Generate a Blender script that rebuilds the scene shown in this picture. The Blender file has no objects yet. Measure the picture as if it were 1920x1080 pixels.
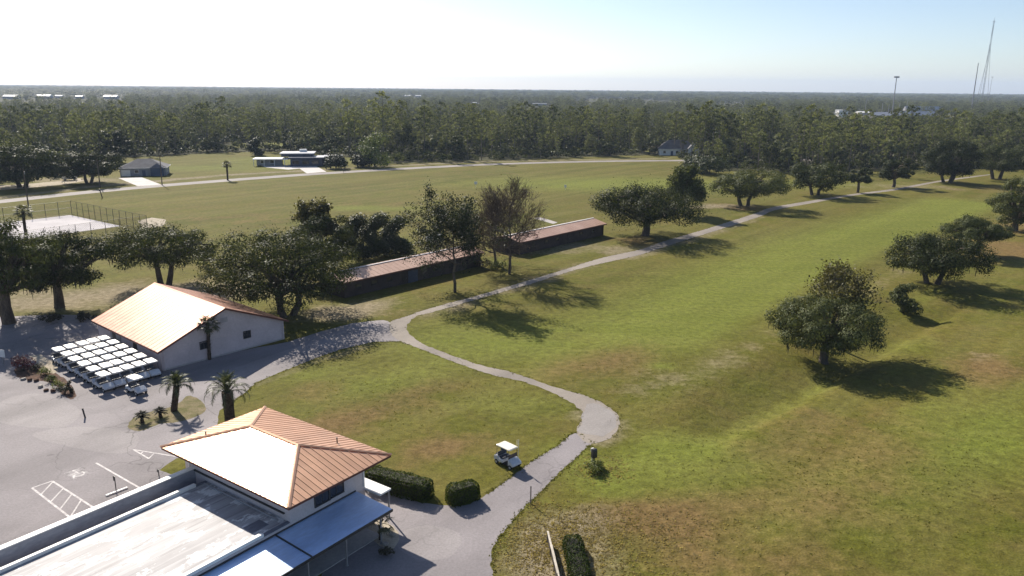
import bpy, bmesh, math, random
import numpy as np
from mathutils import Vector

S = bpy.context.scene
C = S.collection
R = math.radians

# ------------------------------------------------------------------ camera
FOC, CAMH, HOR = 1460.0, 33.0, 164.0          # focal length in photo pixels, drone height, horizon row
ROLL = math.atan(17.5 / 1920)
PITCH = math.atan((540 - HOR) / FOC)
fw = np.array([0, math.cos(PITCH), -math.sin(PITCH)])
up0 = np.array([0, math.sin(PITCH), math.cos(PITCH)])
rt0 = np.array([1.0, 0, 0])
rt = math.cos(ROLL) * rt0 + math.sin(ROLL) * up0
up = math.cos(ROLL) * up0 - math.sin(ROLL) * rt0
cam_d = bpy.data.cameras.new('camera')
cam = bpy.data.objects.new('camera', cam_d)
C.objects.link(cam)
cam_d.sensor_width = 36
cam_d.lens = 36 * FOC / 1920
cam_d.clip_start = 0.5
cam_d.clip_end = 60000
from mathutils import Matrix
cam.matrix_world = Matrix(((rt[0], up[0], -fw[0], 0), (rt[1], up[1], -fw[1], 0), (rt[2], up[2], -fw[2], CAMH), (0, 0, 0, 1)))
S.camera = cam

# ------------------------------------------------------------------ sky, sun, exposure
SUN_AZ, SUN_EL = 121.0, 34.0                  # azimuth counter-clockwise from +X
W = bpy.data.worlds.new('World')
S.world = W
W.use_nodes = True
wn = W.node_tree
sky = wn.nodes.new('ShaderNodeTexSky')
sky.sky_type = 'NISHITA'
sky.sun_disc = False
sky.sun_elevation = R(SUN_EL)
sky.sun_rotation = R(90 - SUN_AZ)
sky.altitude = 30
sky.air_density = 0.7
sky.dust_density = 0.6
sky.ozone_density = 0.8
bg = wn.nodes['Background']
wn.links.new(sky.outputs[0], bg.inputs[0])
bg.inputs[1].default_value = 0.084
sd = bpy.data.lights.new('sun', 'SUN')
sd.energy = 5.0
sd.angle = R(0.55)
sd.color = (1.0, 0.92, 0.80)
so = bpy.data.objects.new('sun', sd)
C.objects.link(so)
sun_dir = Vector((math.cos(R(SUN_EL)) * math.cos(R(SUN_AZ)), math.cos(R(SUN_EL)) * math.sin(R(SUN_AZ)), math.sin(R(SUN_EL))))
so.rotation_euler = sun_dir.to_track_quat('Z', 'Y').to_euler()
so.location = (0, 0, 60)
S.view_settings.view_transform = 'Standard'
S.view_settings.look = 'None'
S.view_settings.gamma = 1
S.view_settings.use_curve_mapping = False
S.view_settings.exposure = 0.72
S.render.engine = 'CYCLES'
S.cycles.max_bounces = 6
S.cycles.volume_bounces = 0

# ------------------------------------------------------------------ helpers
def gp(x, y, z=0.0):
    """point of the place at height z that the photograph shows at pixel x, y"""
    d = fw + rt * (x - 960) / FOC + up * (540 - y) / FOC
    t = (z - CAMH) / d[2]
    p = np.array([0, 0, CAMH]) + d * t
    return p

def g2(x, y, z=0.0):
    p = gp(x, y, z)
    return np.array([p[0], p[1]])

def top_h(base, ytop):
    """height of something standing at ground point base whose top the photograph shows at row ytop"""
    lo, hi = 0.0, 400.0
    for _ in range(50):
        m = (lo + hi) / 2
        v = np.array([base[0], base[1], m - CAMH])
        if 540 - FOC * (v @ up) / (v @ fw) > ytop:
            lo = m
        else:
            hi = m
    return lo

def px_m(base):
    """photo pixels per metre at a ground point"""
    v = np.array([base[0], base[1], -CAMH])
    return FOC / (v @ fw)

def tag(o, label=None, cat=None, group=None, kind=None):
    if label: o['label'] = label
    if cat: o['category'] = cat
    if group: o['group'] = group
    if kind: o['kind'] = kind
    return o

def empty(name, loc=(0, 0, 0), rz=0.0):
    o = bpy.data.objects.new(name, None)
    C.objects.link(o)
    o.location = loc
    o.rotation_euler = (0, 0, rz)
    o.empty_display_size = 0.3
    return o

def link(name, me, parent=None, loc=None, rot=None):
    o = bpy.data.objects.new(name, me)
    C.objects.link(o)
    if parent: o.parent = parent
    if loc is not None: o.location = loc
    if rot is not None: o.rotation_euler = rot
    return o

def kids(o, table={}):
    return [c for c in o.children]

def copy_tree(o, parent=None):
    ch = list(o.children)
    c = o.copy()
    C.objects.link(c)
    c.parent = parent
    for k in ch:
        copy_tree(k, c)
    return c

def arr_mesh(name, V, n, mats, smooth=False, F=None, mi=None):
    """mesh from an array of polygons with n corners each, stored one after another (or indexed by F)"""
    V = np.asarray(V, dtype=np.float32).reshape(-1, 3)
    me = bpy.data.meshes.new(name)
    if F is None:
        F = np.arange(len(V), dtype=np.int32)
    F = np.asarray(F, dtype=np.int32).ravel()
    k = len(F) // n
    me.vertices.add(len(V)); me.vertices.foreach_set('co', V.ravel())
    me.loops.add(len(F)); me.loops.foreach_set('vertex_index', F)
    me.polygons.add(k)
    me.polygons.foreach_set('loop_start', np.arange(0, k * n, n, dtype=np.int32))
    me.polygons.foreach_set('loop_total', np.full(k, n, dtype=np.int32))
    if smooth: me.polygons.foreach_set('use_smooth', np.ones(k, dtype=bool))
    if mi is not None: me.polygons.foreach_set('material_index', np.asarray(mi, dtype=np.int32))
    for m in mats: me.materials.append(m)
    me.update(calc_edges=True)
    return me

class MB:
    """collects faces and builds ONE mesh object"""
    def __init__(s):
        s.v, s.f, s.m = [], [], []
    def add(s, vs, fs, m=0):
        b = len(s.v)
        s.v += [tuple(float(c) for c in p) for p in vs]
        s.f += [tuple(b + i for i in f) for f in fs]
        s.m += [m] * len(fs)
        return s
    def box(s, x0, x1, y0, y1, z0, z1, m=0):
        return s.add([(x0, y0, z0), (x1, y0, z0), (x1, y1, z0), (x0, y1, z0), (x0, y0, z1), (x1, y0, z1), (x1, y1, z1), (x0, y1, z1)],
                     [(0, 3, 2, 1), (4, 5, 6, 7), (0, 1, 5, 4), (1, 2, 6, 5), (2, 3, 7, 6), (3, 0, 4, 7)], m)
    def hexa(s, b, t, m=0):
        """b and t: four bottom and four top points, counter-clockwise from above"""
        return s.add(list(b) + list(t), [(0, 3, 2, 1), (4, 5, 6, 7), (0, 1, 5, 4), (1, 2, 6, 5), (2, 3, 7, 6), (3, 0, 4, 7)], m)
    def slab(s, poly, z0, z1, m=0):
        n = len(poly)
        vs = [(p[0], p[1], z0 + (p[2] if len(p) > 2 else 0)) for p in poly] + [(p[0], p[1], z1 + (p[2] if len(p) > 2 else 0)) for p in poly]
        fs = [tuple(range(n - 1, -1, -1)), tuple(range(n, 2 * n))] + [(i, (i + 1) % n, n + (i + 1) % n, n + i) for i in range(n)]
        return s.add(vs, fs, m)
    def profile(s, pts, y0, y1, m=0):
        """polygon in x,z extruded along y (points counter-clockwise seen from -y)"""
        n = len(pts)
        vs = [(p[0], y0, p[1]) for p in pts] + [(p[0], y1, p[1]) for p in pts]
        fs = [tuple(range(n)), tuple(range(2 * n - 1, n - 1, -1))] + [((i + 1) % n, i, n + i, n + (i + 1) % n) for i in range(n)]
        return s.add(vs, fs, m)
    def tube(s, pts, rad, n=6, m=0, cap=True):
        pts = [np.asarray(p, float) for p in pts]
        if not hasattr(rad, '__len__'): rad = [rad] * len(pts)
        vs, fs = [], []
        for i, p in enumerate(pts):
            t = pts[min(i + 1, len(pts) - 1)] - pts[max(i - 1, 0)]
            t = t / (np.linalg.norm(t) + 1e-9)
            a = np.array([1.0, 0, 0]) if abs(t[2]) > 0.8 else np.array([0, 0, 1.0])
            e1 = np.cross(t, a); e1 /= np.linalg.norm(e1)
            e2 = np.cross(t, e1)
            for k in range(n):
                w = 2 * math.pi * k / n
                vs.append(p + rad[i] * (math.cos(w) * e1 + math.sin(w) * e2))
        for i in range(len(pts) - 1):
            for k in range(n):
                a0, a1 = i * n + k, i * n + (k + 1) % n
                fs.append((a0, a1, a1 + n, a0 + n))
        if cap:
            fs.append(tuple(range(n))); fs.append(tuple(range(len(pts) * n - 1, (len(pts) - 1) * n - 1, -1)))
        return s.add(vs, fs, m)
    def mesh(s, name, mats, bevel=0, smooth=False):
        me = bpy.data.meshes.new(name)
        me.from_pydata(s.v, [], s.f)
        for m in (mats if isinstance(mats, (list, tuple)) else [mats]): me.materials.append(m)
        me.polygons.foreach_set('material_index', np.array(s.m, dtype=np.int32))
        bm = bmesh.new(); bm.from_mesh(me)
        bmesh.ops.recalc_face_normals(bm, faces=bm.faces)
        if bevel:
            bmesh.ops.bevel(bm, geom=[e for e in bm.edges if e.is_manifold and e.calc_face_angle(0) > 0.6], offset=bevel, segments=2, affect='EDGES', clamp_overlap=True)
        bm.to_mesh(me); bm.free()
        if smooth: me.polygons.foreach_set('use_smooth', np.ones(len(me.polygons), dtype=bool))
        me.update()
        return me
    def build(s, name, mats, parent=None, bevel=0, smooth=False, loc=None, rot=None):
        return link(name, s.mesh(name, mats, bevel, smooth), parent, loc, rot)

# ------------------------------------------------------------------ materials
def new_mat(name):
    m = bpy.data.materials.new(name)
    m.use_nodes = True
    nt = m.node_tree
    return m, nt, nt.nodes['Principled BSDF']

def N(nt, t, **kw):
    n = nt.nodes.new(t)
    for k, v in kw.items():
        if k.startswith('in_'):
            n.inputs[k[3:].replace('_', ' ')].default_value = v
        else:
            setattr(n, k, v)
    return n

def noise(nt, vec, scale, detail=3, rough=0.55):
    n = N(nt, 'ShaderNodeTexNoise')
    n.inputs['Scale'].default_value = scale
    n.inputs['Detail'].default_value = detail
    n.inputs['Roughness'].default_value = rough
    if vec is not None: nt.links.new(vec, n.inputs['Vector'])
    return n.outputs[0]

def ramp(nt, fac, stops):
    r = N(nt, 'ShaderNodeValToRGB')
    el = r.color_ramp.elements
    while len(el) < len(stops): el.new(0.5)
    for e, (p, c) in zip(el, stops):
        e.position = p
        e.color = (c[0], c[1], c[2], 1) if hasattr(c, '__len__') else (c, c, c, 1)
    nt.links.new(fac, r.inputs[0])
    return r.outputs[0]

def mix(nt, fac, a, b, mode='MIX'):
    m = N(nt, 'ShaderNodeMix', data_type='RGBA', blend_type=mode)
    for sock, val in ((m.inputs[0], fac), (m.inputs[6], a), (m.inputs[7], b)):
        if hasattr(val, 'is_linked'): nt.links.new(val, sock)
        elif hasattr(val, '__len__'): sock.default_value = (val[0], val[1], val[2], 1)
        else: sock.default_value = val
    return m.outputs[2]

def math_n(nt, op, a, b=0.0, clamp=False):
    m = N(nt, 'ShaderNodeMath', operation=op, use_clamp=clamp)
    for sock, val in ((m.inputs[0], a), (m.inputs[1], b)):
        if hasattr(val, 'is_linked'): nt.links.new(val, sock)
        else: sock.default_value = val
    return m.outputs[0]

def pos(nt):
    return N(nt, 'ShaderNodeNewGeometry').outputs['Position']

def obj_co(nt):
    return N(nt, 'ShaderNodeTexCoord').outputs['Object']

def mapped(nt, vec, scale=(1, 1, 1), rz=0.0):
    if rz:      # turn first, stretch afterwards
        r = N(nt, 'ShaderNodeMapping')
        r.inputs['Rotation'].default_value = (0, 0, rz)
        nt.links.new(vec, r.inputs['Vector'])
        vec = r.outputs[0]
    m = N(nt, 'ShaderNodeMapping')
    m.inputs['Scale'].default_value = scale
    nt.links.new(vec, m.inputs['Vector'])
    return m.outputs[0]

def bump(nt, bsdf, h, dist=0.05, strength=0.5):
    b = N(nt, 'ShaderNodeBump')
    b.inputs['Strength'].default_value = strength
    b.inputs['Distance'].default_value = dist
    nt.links.new(h, b.inputs['Height'])
    nt.links.new(b.outputs[0], bsdf.inputs['Normal'])

def surf(name, c1, c2=None, rough=0.7, spec=0.3, scale=1.0, metal=0.0, fine=12.0, fine_amt=0.25, bump_d=0.0, stretch=(1, 1, 1)):
    """a plain weathered surface: two tones mixed by broad noise, fine grain over it"""
    m, nt, b = new_mat(name)
    c2 = c2 or tuple(c * 0.72 for c in c1)
    v = mapped(nt, obj_co(nt), stretch)
    f = ramp(nt, noise(nt, v, scale, 4), [(0.35, 0.0), (0.65, 1.0)])
    col = mix(nt, f, c1, c2)
    g = ramp(nt, noise(nt, v, fine, 2), [(0.25, 1 - fine_amt), (0.75, 1 + fine_amt * 0.6)])
    col = mix(nt, 1.0, col, g, 'MULTIPLY')
    nt.links.new(col, b.inputs['Base Color'])
    b.inputs['Roughness'].default_value = rough
    b.inputs['Specular IOR Level'].default_value = spec
    b.inputs['Metallic'].default_value = metal
    if bump_d: bump(nt, b, noise(nt, v, fine, 3), bump_d, 0.6)
    return m

def leaf_mat(name, dark, light, scale=0.5, transl=0.25, spec=0.25, rough=0.55):
    m, nt, b = new_mat(name)
    geo = N(nt, 'ShaderNodeNewGeometry')
    oi = N(nt, 'ShaderNodeObjectInfo')
    isl = geo.outputs['Random Per Island']
    cl = noise(nt, geo.outputs['Position'], scale, 2)
    f = math_n(nt, 'ADD', math_n(nt, 'MULTIPLY', isl, 0.55), math_n(nt, 'MULTIPLY', cl, 0.5))
    f = math_n(nt, 'ADD', f, math_n(nt, 'MULTIPLY', math_n(nt, 'SUBTRACT', oi.outputs['Random'], 0.5), 0.6), True)
    col = ramp(nt, f, [(0.2, dark), (0.9, light)])
    nt.links.new(col, b.inputs['Base Color'])
    b.inputs['Roughness'].default_value = rough
    b.inputs['Specular IOR Level'].default_value = spec
    out = nt.nodes['Material Output']
    tr = N(nt, 'ShaderNodeBsdfTranslucent')
    nt.links.new(mix(nt, 1.0, col, (1.15, 1.1, 0.55), 'MULTIPLY'), tr.inputs[0])
    ms = N(nt, 'ShaderNodeMixShader')
    ms.inputs[0].default_value = transl
    nt.links.new(b.outputs[0], ms.inputs[1])
    nt.links.new(tr.outputs[0], ms.inputs[2])
    nt.links.new(ms.outputs[0], out.inputs[0])
    return m

M = {}
M['oak_leaf'] = leaf_mat('oak_leaf', (0.024, 0.032, 0.011), (0.115, 0.13, 0.052), 0.45, 0.28, 0.08)
M['oak_leaf_b'] = leaf_mat('oak_leaf_b', (0.019, 0.027, 0.010), (0.085, 0.10, 0.036), 0.45, 0.28, 0.08)
M['oak_leaf_y'] = leaf_mat('oak_leaf_y', (0.05, 0.052, 0.022), (0.17, 0.155, 0.06), 0.5, 0.3, 0.2)
M['thicket_leaf'] = leaf_mat('thicket_leaf', (0.016, 0.024, 0.01), (0.06, 0.075, 0.025), 0.6, 0.2, 0.2)
M['pine_leaf'] = leaf_mat('pine_leaf', (0.03, 0.042, 0.014), (0.105, 0.12, 0.045), 0.4, 0.3, 0.08)
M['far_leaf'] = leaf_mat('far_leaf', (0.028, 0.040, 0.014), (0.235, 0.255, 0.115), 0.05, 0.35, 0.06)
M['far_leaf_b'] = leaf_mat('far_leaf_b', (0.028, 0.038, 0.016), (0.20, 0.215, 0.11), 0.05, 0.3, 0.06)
M['brush_leaf'] = leaf_mat('brush_leaf', (0.02, 0.028, 0.010), (0.11, 0.125, 0.045), 0.12, 0.25, 0.06)
M['lime_leaf'] = leaf_mat('lime_leaf', (0.06, 0.085, 0.02), (0.17, 0.21, 0.06), 0.3, 0.3, 0.15)
M['rust_leaf'] = leaf_mat('rust_leaf', (0.06, 0.042, 0.026), (0.16, 0.115, 0.07), 0.4, 0.15, 0.1)
M['moss'] = leaf_mat('moss', (0.035, 0.036, 0.028), (0.11, 0.11, 0.09), 0.5, 0.15, 0.05, 0.9)
M['palm_leaf'] = leaf_mat('palm_leaf', (0.04, 0.052, 0.025), (0.135, 0.15, 0.085), 0.8, 0.25, 0.2, 0.5)
M['sabal_leaf'] = leaf_mat('sabal_leaf', (0.04, 0.047, 0.02), (0.12, 0.12, 0.06), 0.8, 0.25, 0.2, 0.5)
M['hedge_leaf'] = leaf_mat('hedge_leaf', (0.026, 0.042, 0.008), (0.10, 0.135, 0.022), 0.9, 0.25, 0.1)
M['red_leaf'] = leaf_mat('red_leaf', (0.06, 0.012, 0.02), (0.17, 0.03, 0.05), 0.9, 0.25, 0.2)
M['dark_leaf'] = leaf_mat('dark_leaf', (0.022, 0.02, 0.014), (0.075, 0.07, 0.04), 0.9, 0.15, 0.2)
M['weed_leaf'] = leaf_mat('weed_leaf', (0.06, 0.08, 0.015), (0.16, 0.18, 0.045), 0.9, 0.3, 0.2)
M['bark'] = surf('bark', (0.16, 0.13, 0.10), (0.07, 0.055, 0.045), 0.95, 0.1, 1.2, 0, 9, 0.5, 0.03, (1, 1, 0.25))
M['bark_pale'] = surf('bark_pale', (0.26, 0.23, 0.19), (0.14, 0.12, 0.10), 0.95, 0.1, 1.2, 0, 9, 0.4, 0.02, (1, 1, 0.25))
M['bark_far'] = surf('bark_far', (0.22, 0.185, 0.15), (0.10, 0.085, 0.07), 0.95, 0.1, 0.6, 0, 4, 0.3, 0, (1, 1, 0.2))
M['bark_twig'] = surf('bark_twig', (0.15, 0.115, 0.095), (0.075, 0.055, 0.05), 0.95, 0.1, 0.5, 0, 3, 0.3)
M['palm_bark'] = surf('palm_bark', (0.10, 0.07, 0.05), (0.04, 0.03, 0.022), 0.95, 0.1, 3, 0, 14, 0.5, 0.04)
M['stucco'] = surf('stucco', (0.58, 0.52, 0.52), (0.50, 0.45, 0.45), 0.85, 0.2, 0.4, 0, 6, 0.1, 0.004)
M['block'] = surf('block', (0.56, 0.48, 0.49), (0.48, 0.41, 0.42), 0.9, 0.2, 0.4, 0, 5, 0.1, 0.004)
M['brick_wall'] = surf('brick_wall', (0.075, 0.055, 0.05), (0.05, 0.038, 0.036), 0.9, 0.2, 0.6, 0, 8, 0.3, 0.006)
M['white'] = surf('white', (0.80, 0.79, 0.77), (0.70, 0.69, 0.67), 0.5, 0.4, 0.8, 0, 8, 0.06)
M['cart_white'] = surf('cart_white', (0.80, 0.78, 0.74), (0.72, 0.70, 0.66), 0.32, 0.5, 0.8, 0, 6, 0.05)
M['cart_cream'] = surf('cart_cream', (0.80, 0.75, 0.66), (0.74, 0.69, 0.60), 0.35, 0.5, 0.8, 0, 6, 0.05)
M['cart_body'] = surf('cart_body', (0.62, 0.63, 0.66), (0.55, 0.56, 0.6), 0.3, 0.5, 0.8, 0, 6, 0.08)
M['cart_seat'] = surf('cart_seat', (0.06, 0.065, 0.085), (0.04, 0.045, 0.06), 0.6, 0.3, 2, 0, 9, 0.15)
M['rubber'] = surf('rubber', (0.018, 0.018, 0.02), (0.03, 0.03, 0.03), 0.85, 0.2, 3, 0, 20, 0.2)
M['hub'] = surf('hub', (0.5, 0.5, 0.5), (0.4, 0.4, 0.4), 0.4, 0.5, 3, 0, 12, 0.1)
M['dark_metal'] = surf('dark_metal', (0.03, 0.03, 0.033), (0.05, 0.047, 0.045), 0.5, 0.4, 2, 0, 12, 0.2)
M['grey_metal'] = surf('grey_metal', (0.30, 0.30, 0.31), (0.22, 0.22, 0.23), 0.5, 0.5, 0.6, 0.2, 8, 0.15)
M['wood_pole'] = surf('wood_pole', (0.17, 0.13, 0.10), (0.10, 0.08, 0.065), 0.9, 0.1, 1, 0, 9, 0.3, 0, (1, 1, 0.2))
M['wood_sunlit'] = surf('wood_sunlit', (0.62, 0.56, 0.48), (0.45, 0.40, 0.33), 0.85, 0.2, 1.4, 0, 9, 0.25)  # pale tone of wood in full sun, used for the fence top
M['wood_dark'] = surf('wood_dark', (0.07, 0.055, 0.045), (0.045, 0.035, 0.03), 0.85, 0.2, 1.4, 0, 9, 0.25)
M['glass_dark'] = surf('glass_dark', (0.02, 0.022, 0.028), (0.03, 0.032, 0.04), 0.08, 0.6, 1, 0, 5, 0.1)
M['dark_wall'] = surf('dark_wall', (0.07, 0.08, 0.115), (0.05, 0.057, 0.085), 0.7, 0.3, 0.6, 0, 6, 0.15)
M['blue_wall'] = surf('blue_wall', (0.30, 0.31, 0.34), (0.25, 0.26, 0.29), 0.8, 0.2, 0.6, 0, 6, 0.12)
M['blue_paint'] = surf('blue_paint', (0.06, 0.09, 0.16), (0.045, 0.07, 0.12), 0.6, 0.3, 0.6, 0, 6, 0.12)
M['shingle'] = surf('shingle', (0.15, 0.15, 0.165), (0.105, 0.105, 0.115), 0.85, 0.2, 0.5, 0, 5, 0.25)
M['pale_roof'] = surf('pale_roof', (0.46, 0.46, 0.5), (0.36, 0.36, 0.39), 0.45, 0.4, 0.3, 0, 4, 0.2)
M['terracotta'] = surf('terracotta', (0.52, 0.345, 0.265), (0.44, 0.275, 0.205), 0.5, 0.4, 0.35, 0, 6, 0.2, 0, (1, 0.4, 1))
M['rust_stain'] = surf('rust_stain', (0.2, 0.07, 0.05), (0.14, 0.05, 0.04), 0.9, 0.1, 2)
M['fascia'] = surf('fascia', (0.16, 0.06, 0.045), (0.11, 0.045, 0.035), 0.7, 0.3, 1, 0, 9, 0.15)
M['paint_line'] = surf('paint_line', (0.74, 0.70, 0.68), (0.45, 0.42, 0.42), 0.8, 0.2, 2.2, 0, 18, 0.3)
M['concrete'] = surf('concrete', (0.42, 0.39, 0.37), (0.34, 0.315, 0.30), 0.9, 0.2, 0.35, 0, 5, 0.15, 0.004)
M['court'] = surf('court', (0.50, 0.47, 0.48), (0.40, 0.375, 0.39), 0.85, 0.2, 0.12, 0, 2, 0.12)
M['driveway'] = surf('driveway', (0.62, 0.59, 0.57), (0.52, 0.49, 0.47), 0.9, 0.2, 0.2, 0, 3, 0.12)
M['mulch'] = surf('mulch', (0.15, 0.09, 0.065), (0.07, 0.045, 0.035), 0.95, 0.1, 1.2, 0, 5, 0.45, 0.03)
M['sand'] = surf('sand', (0.48, 0.42, 0.33), (0.36, 0.31, 0.24), 0.95, 0.1, 0.8, 0, 6, 0.25, 0.02)
M['bed_soil'] = surf('bed_soil', (0.24, 0.195, 0.12), (0.13, 0.125, 0.05), 0.95, 0.1, 0.8, 0, 6, 0.35, 0.02)
M['stone'] = surf('stone', (0.46, 0.42, 0.37), (0.30, 0.27, 0.24), 0.9, 0.2, 1.5, 0, 7, 0.3, 0.02)
M['flag'] = surf('flag', (0.80, 0.70, 0.36), (0.74, 0.64, 0.32), 0.8, 0.2, 2)
M['mast'] = surf('mast', (0.34, 0.33, 0.35), (0.26, 0.25, 0.27), 0.6, 0.3, 0.05, 0, 0.3, 0.2)
M['red_paint'] = surf('red_paint', (0.40, 0.10, 0.07), (0.3, 0.08, 0.06), 0.6, 0.3, 1)
M['sky_tint_canopy'] = surf('sky_tint_canopy', (0.46, 0.63, 0.92), (0.36, 0.50, 0.76), 0.34, 0.7, 0.5, 0.2, 5, 0.12, 0, (0.3, 1, 1))  # blue of the reflected sky put into the pale awning's base colour

def roof_metal(name, c1, c2, rough, spec, coat=0.0):
    """painted sheet metal: satin paint with faint streaks down the sheet and dull grime"""
    m, nt, b = new_mat(name)
    v = obj_co(nt)
    f = ramp(nt, noise(nt, v, 0.5, 4), [(0.3, 0.0), (0.7, 1.0)])
    col = mix(nt, f, c1, c2)
    oi = N(nt, 'ShaderNodeObjectInfo').outputs['Random']
    col = mix(nt, 1.0, col, ramp(nt, oi, [(0, 0.9), (1, 1.07)]), 'MULTIPLY')
    nt.links.new(col, b.inputs['Base Color'])
    rr = ramp(nt, noise(nt, v, 1.2, 3), [(0.3, rough - 0.03), (0.7, rough + 0.05)])
    nt.links.new(rr, b.inputs['Roughness'])
    b.inputs['Specular IOR Level'].default_value = spec
    b.inputs['Metallic'].default_value = coat
    bump(nt, b, noise(nt, v, 3.0, 2), 0.01, 0.3)
    return m
M['hip_metal'] = roof_metal('hip_metal', (0.64, 0.37, 0.235), (0.57, 0.32, 0.195), 0.35, 0.6, 0.4)
M['shed_metal'] = roof_metal('shed_metal', (0.44, 0.235, 0.165), (0.37, 0.185, 0.13), 0.45, 0.6, 0.5)

def deck_mat():
    """old coated flat roof: grey membrane with flaking white coating"""
    m, nt, b = new_mat('roof_coating')
    v = obj_co(nt)
    vs = mapped(nt, v, (0.6, 1.0, 1.0))
    f = ramp(nt, noise(nt, mapped(nt, v, (0.55, 1.0, 1.0)), 0.9, 6, 0.7), [(0.535, 0.0), (0.575, 0.95)])
    base = mix(nt, ramp(nt, noise(nt, vs, 0.4, 3), [(0.35, 0.0), (0.65, 1.0)]), (0.27, 0.26, 0.27), (0.37, 0.36, 0.37))
    base = mix(nt, ramp(nt, noise(nt, mapped(nt, v, (0.10, 2.2, 1)), 1.1, 5, 0.65), [(0.46, 0.0), (0.64, 0.75)]), base, (0.46, 0.45, 0.46))
    base = mix(nt, ramp(nt, noise(nt, mapped(nt, v, (0.12, 3.0, 1)), 1.3, 4), [(0.57, 0.0), (0.62, 0.7)]), base, (0.21, 0.20, 0.21))
    col = mix(nt, f, base, (0.66, 0.66, 0.66))
    nt.links.new(col, b.inputs['Base Color'])
    b.inputs['Roughness'].default_value = 0.6
    b.inputs['Specular IOR Level'].default_value = 0.25
    bump(nt, b, f, 0.004, 0.5)
    return m
M['deck'] = deck_mat()
M['shade_blue'] = surf('shade_blue', (0.34, 0.35, 0.40), (0.22, 0.23, 0.275), 0.6, 0.3, 0.5, 0, 5, 0.2, 0, (0.4, 1, 1))  # blue grey shade of the parapet's inner face, put into colour
M['deck_dark'] = surf('deck_dark', (0.17, 0.18, 0.225), (0.10, 0.107, 0.14), 0.45, 0.4, 0.6, 0, 5, 0.25, 0, (0.4, 1, 1))  # bluish: the reflected sky is put into this base colour

def asphalt_mat(name, a, b_, crack=True, pale=None):
    m, nt, b = new_mat(name)
    v = pos(nt)
    f = ramp(nt, noise(nt, v, 0.09, 4, 0.6), [(0.35, 0.0), (0.65, 1.0)])
    col = mix(nt, f, a, b_)
    st = ramp(nt, noise(nt, mapped(nt, v, (0.5, 0.15, 1), 0.6), 0.35, 4), [(0.42, 1.04), (0.7, 0.74)])
    col = mix(nt, 1.0, col, st, 'MULTIPLY')
    sp = ramp(nt, noise(nt, v, 5.0, 3, 0.7), [(0.3, 0.84), (0.7, 1.12)])
    col = mix(nt, 1.0, col, sp, 'MULTIPLY')
    if crack:
        vo = N(nt, 'ShaderNodeTexVoronoi', feature='DISTANCE_TO_EDGE')
        vo.inputs['Scale'].default_value = 0.13
        vm = N(nt, 'ShaderNodeVectorMath', operation='ADD')
        nv = N(nt, 'ShaderNodeTexNoise'); nv.inputs['Scale'].default_value = 0.35
        nt.links.new(v, nv.inputs['Vector'])
        sc = N(nt, 'ShaderNodeVectorMath', operation='SCALE'); sc.inputs[3].default_value = 5.0
        nt.links.new(nv.outputs[1], sc.inputs[0])
        nt.links.new(v, vm.inputs[0]); nt.links.new(sc.outputs[0], vm.inputs[1])
        nt.links.new(vm.outputs[0], vo.inputs['Vector'])
        ck = ramp(nt, vo.outputs['Distance'], [(0.0, 0.55), (0.014, 1.0)])
        col = mix(nt, ramp(nt, noise(nt, v, 0.05, 2), [(0.45, 0.0), (0.6, 1.0)]), col, mix(nt, 1.0, col, ck, 'MULTIPLY'))
    nt.links.new(col, b.inputs['Base Color'])
    b.inputs['Roughness'].default_value = 0.85
    b.inputs['Specular IOR Level'].default_value = 0.3
    bump(nt, b, noise(nt, v, 9, 3), 0.02, 0.4)
    return m
M['asphalt'] = asphalt_mat('asphalt', (0.215, 0.195, 0.20), (0.275, 0.25, 0.257))
M['path'] = asphalt_mat('path', (0.30, 0.26, 0.22), (0.235, 0.205, 0.18))
M['road'] = asphalt_mat('road', (0.23, 0.205, 0.195), (0.27, 0.24, 0.225), False)

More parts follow.
